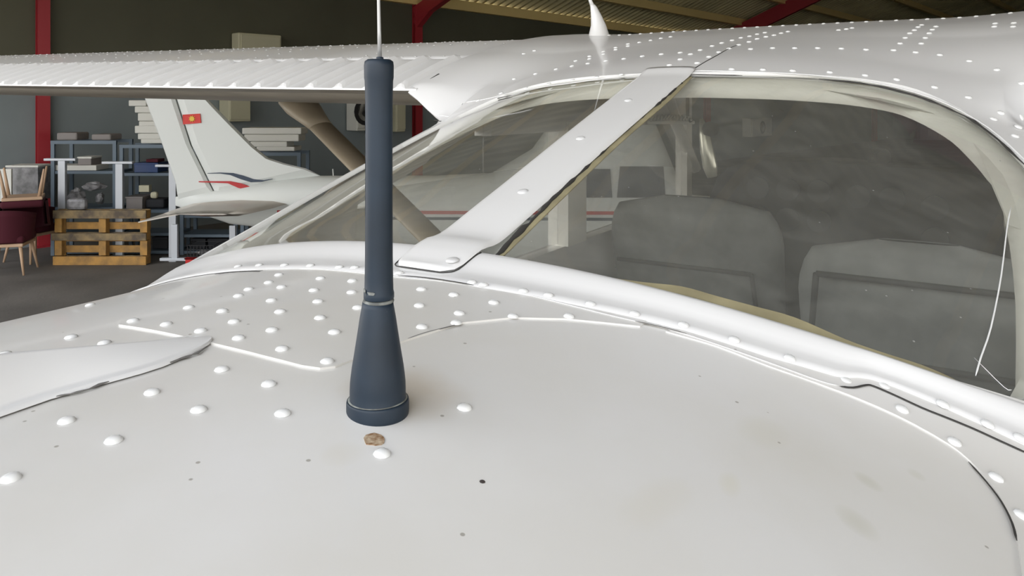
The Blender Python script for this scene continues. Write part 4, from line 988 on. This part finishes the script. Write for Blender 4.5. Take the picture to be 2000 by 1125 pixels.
# foam packing stacks
for lab, rows, Yd in (('white moulded packing foam stacked behind the left edge of the fin', [(250, 285, 196, 207), (262, 300, 208, 220), (268, 300, 221, 236), (262, 310, 246, 260), (270, 318, 237, 246), (268, 312, 261, 272), (274, 320, 272, 280)], 10.1),
                      ('white moulded packing foam stacked on the rack right of the fin', [(472, 588, 250, 262), (476, 583, 263, 276), (488, 560, 277, 287), (500, 575, 287, 295)], 10.1)):
    a = at(rows[0][0], 0, Yd); e = thing('foam_stack', lab, 'packing foam', (at((rows[0][0]+rows[0][1])/2, 0, Yd).x, Yd+.2, at(0, rows[-1][3], Yd).z))
    for x0, x1, y0, y1 in rows:
        p, q = at(x0, y0, Yd), at(x1, y1, Yd); mesh('foam_block', *box(((p.x+q.x)/2, Yd+.18, (p.z+q.z)/2), (q.x-p.x, .34, p.z-q.z+.004), bev=.012), 'foam', e)
# wall boxes and air conditioner units on the side wall
def onwall(x, y, off=.12):
    u = (x-1000)/FOC; Yw = (LW-off)/(N3.x*u+N3.y); return Vector((u*Yw, Yw, EYE-(y-HOR)/FOC*Yw)), Yw
angw = math.atan2(D3.y, D3.x)
def wallbox(name, x0, x1, y0, y1, label, cat, m, d=.25, grille=False):
    a, Ya = onwall(x0, y0, d+.02); b, Yb = onwall(x1, y1, d+.02); z1 = EYE-(y0-HOR)/FOC*Ya; z0_ = EYE-(y1-HOR)/FOC*Ya
    c = (a+b)/2; c.z = (z0_+z1)/2; L_ = (Vector((b.x, b.y, 0))-Vector((a.x, a.y, 0))).length
    c2 = c+N3*(d/2); e = thing(name, label, cat, (c2.x, c2.y, z0_))
    mesh('casing', *box(c2, (L_, d, z1-z0_), angw, bev=.02), m, e)
    mesh('front_cover', *box(c-N3*.01, (L_*.9, .02, (z1-z0_)*.86), angw, bev=.006), m, e)
    if grille:
        for q in range(3):
            mesh('fan_ring', *tube([c-N3*.022+Vector((0, 0, 0)), c-N3*.034], (z1-z0_)*(.36-.11*q), 20), 'dark' if q % 2 == 0 else m, e)
    return e
wallbox('wall_cabinet', 466, 550, 63, 120, 'cream cabinet on the wall above the wing', 'cabinet', 'cream')
wallbox('air_conditioner', 447, 490, 180, 238, 'cream air conditioner unit hanging below the wing right of the fin', 'air conditioner', 'cream', .35)
wallbox('air_conditioner', 697, 728, 180, 256, 'white air conditioner unit with dark grille left of the antenna', 'air conditioner', 'foam', .35, True)
wallbox('air_conditioner', 774, 792, 185, 258, 'cream air conditioner unit right of the antenna', 'air conditioner', 'cream', .35)
def endbox(x0, x1, y0, y1, lab, cat, name, m, gr=False):
    u = ((x0+x1)/2-1000)/FOC; Yd = (T1-.4)/(D3.x*u+D3.y); a, b = at(x0, y0, Yd), at(x1, y1, Yd)
    c = Vector(((a.x+b.x)/2, Yd, (a.z+b.z)/2)); e = thing(name, lab, cat, (c.x, Yd, b.z))
    mesh('casing', *box(c, (b.x-a.x, .4, a.z-b.z), bev=.03), m, e)
    if gr: mesh('fan_ring', *tube([c+Vector((0, -.2, 0)), c+Vector((0, -.24, 0))], (a.z-b.z)*.34, 20), 'dark', e)
wallbox('air_conditioner', 1467, 1508, 232, 268, 'white air conditioner seen through the windscreen left of the red column', 'air conditioner', 'foam', .35, True)
endbox(1738, 1775, 285, 318, 'white air conditioner seen right of the compass', 'air conditioner', 'air_conditioner', 'foam', True)
wallbox('wall_cabinet', 1630, 1690, 291, 320, 'cream cabinet seen through the windscreen left of the compass', 'cabinet', 'cream')
# chairs
def chair(p, rz, label, upside=False):
    t = thing('dining_chair', label, 'chair', p, rz, None)
    # tub shell
    def sh(u, v):
        a = math.radians(-115+230*u); r = .25; z = .40+.38*v*(1-.35*(abs(math.sin(a/2)))**2)
        return (r*1.0*math.sin(a)*(1+.12*v), r*math.cos(a)*(1+.15*v)*-1, z)
    V, Fc = grid(17, 6, sh); n_ = len(V); V2 = [(x*.86, y*.86, z) for x, y, z in V]
    Fc2 = [[i+n_ for i in q][::-1] for q in Fc]; rimf = []
    for i in range(16): rimf.append([i*6+5, (i+1)*6+5, (i+1)*6+5+n_, i*6+5+n_])
    local('backrest', V+V2, Fc+Fc2+rimf, 'burg', t, True)
    local('seat', *box((0, .02, .42), (.44, .44, .09), bev=.03), 'burg', t, True)
    local('seat_frame', *box((0, .02, .355), (.42, .42, .04), bev=.01), 'beige', t)
    for sx in (-1, 1):
        for sy in (-1, 1): local('leg', *tube([Vector((sx*.17, .02+sy*.17, .35)), Vector((sx*.225, .02+sy*.225, 0))], [.022, .012], 8), 'beige', t, True)
    if upside: t.rotation_euler = (math.pi, 0, rz)
    return t
def gx(x, Y): return (at(x, 0, Y).x, Y, 0)
chair(gx(18, 8.9), .25, 'burgundy tub chair with beige wooden legs at the left edge, nearest')
chair(gx(62, 9.6), -.3, 'burgundy tub chair just left of the pallet, behind the nearest one')
c3 = chair((at(52, 0, 9.15).x, 9.1, 1.24), .5, 'upturned burgundy chair stacked on the others, legs in the air', True)
b = simple('white_board', 'white board leaning on the stacked chairs', 'board', 0, 22, 330, 393, 9.45, .03, 'foam', bev=.004)
simple('carton', 'pale box with white lid on the stacked chairs', 'box', 12, 74, 325, 392, 9.75, .3, 'greyp', 'foam')
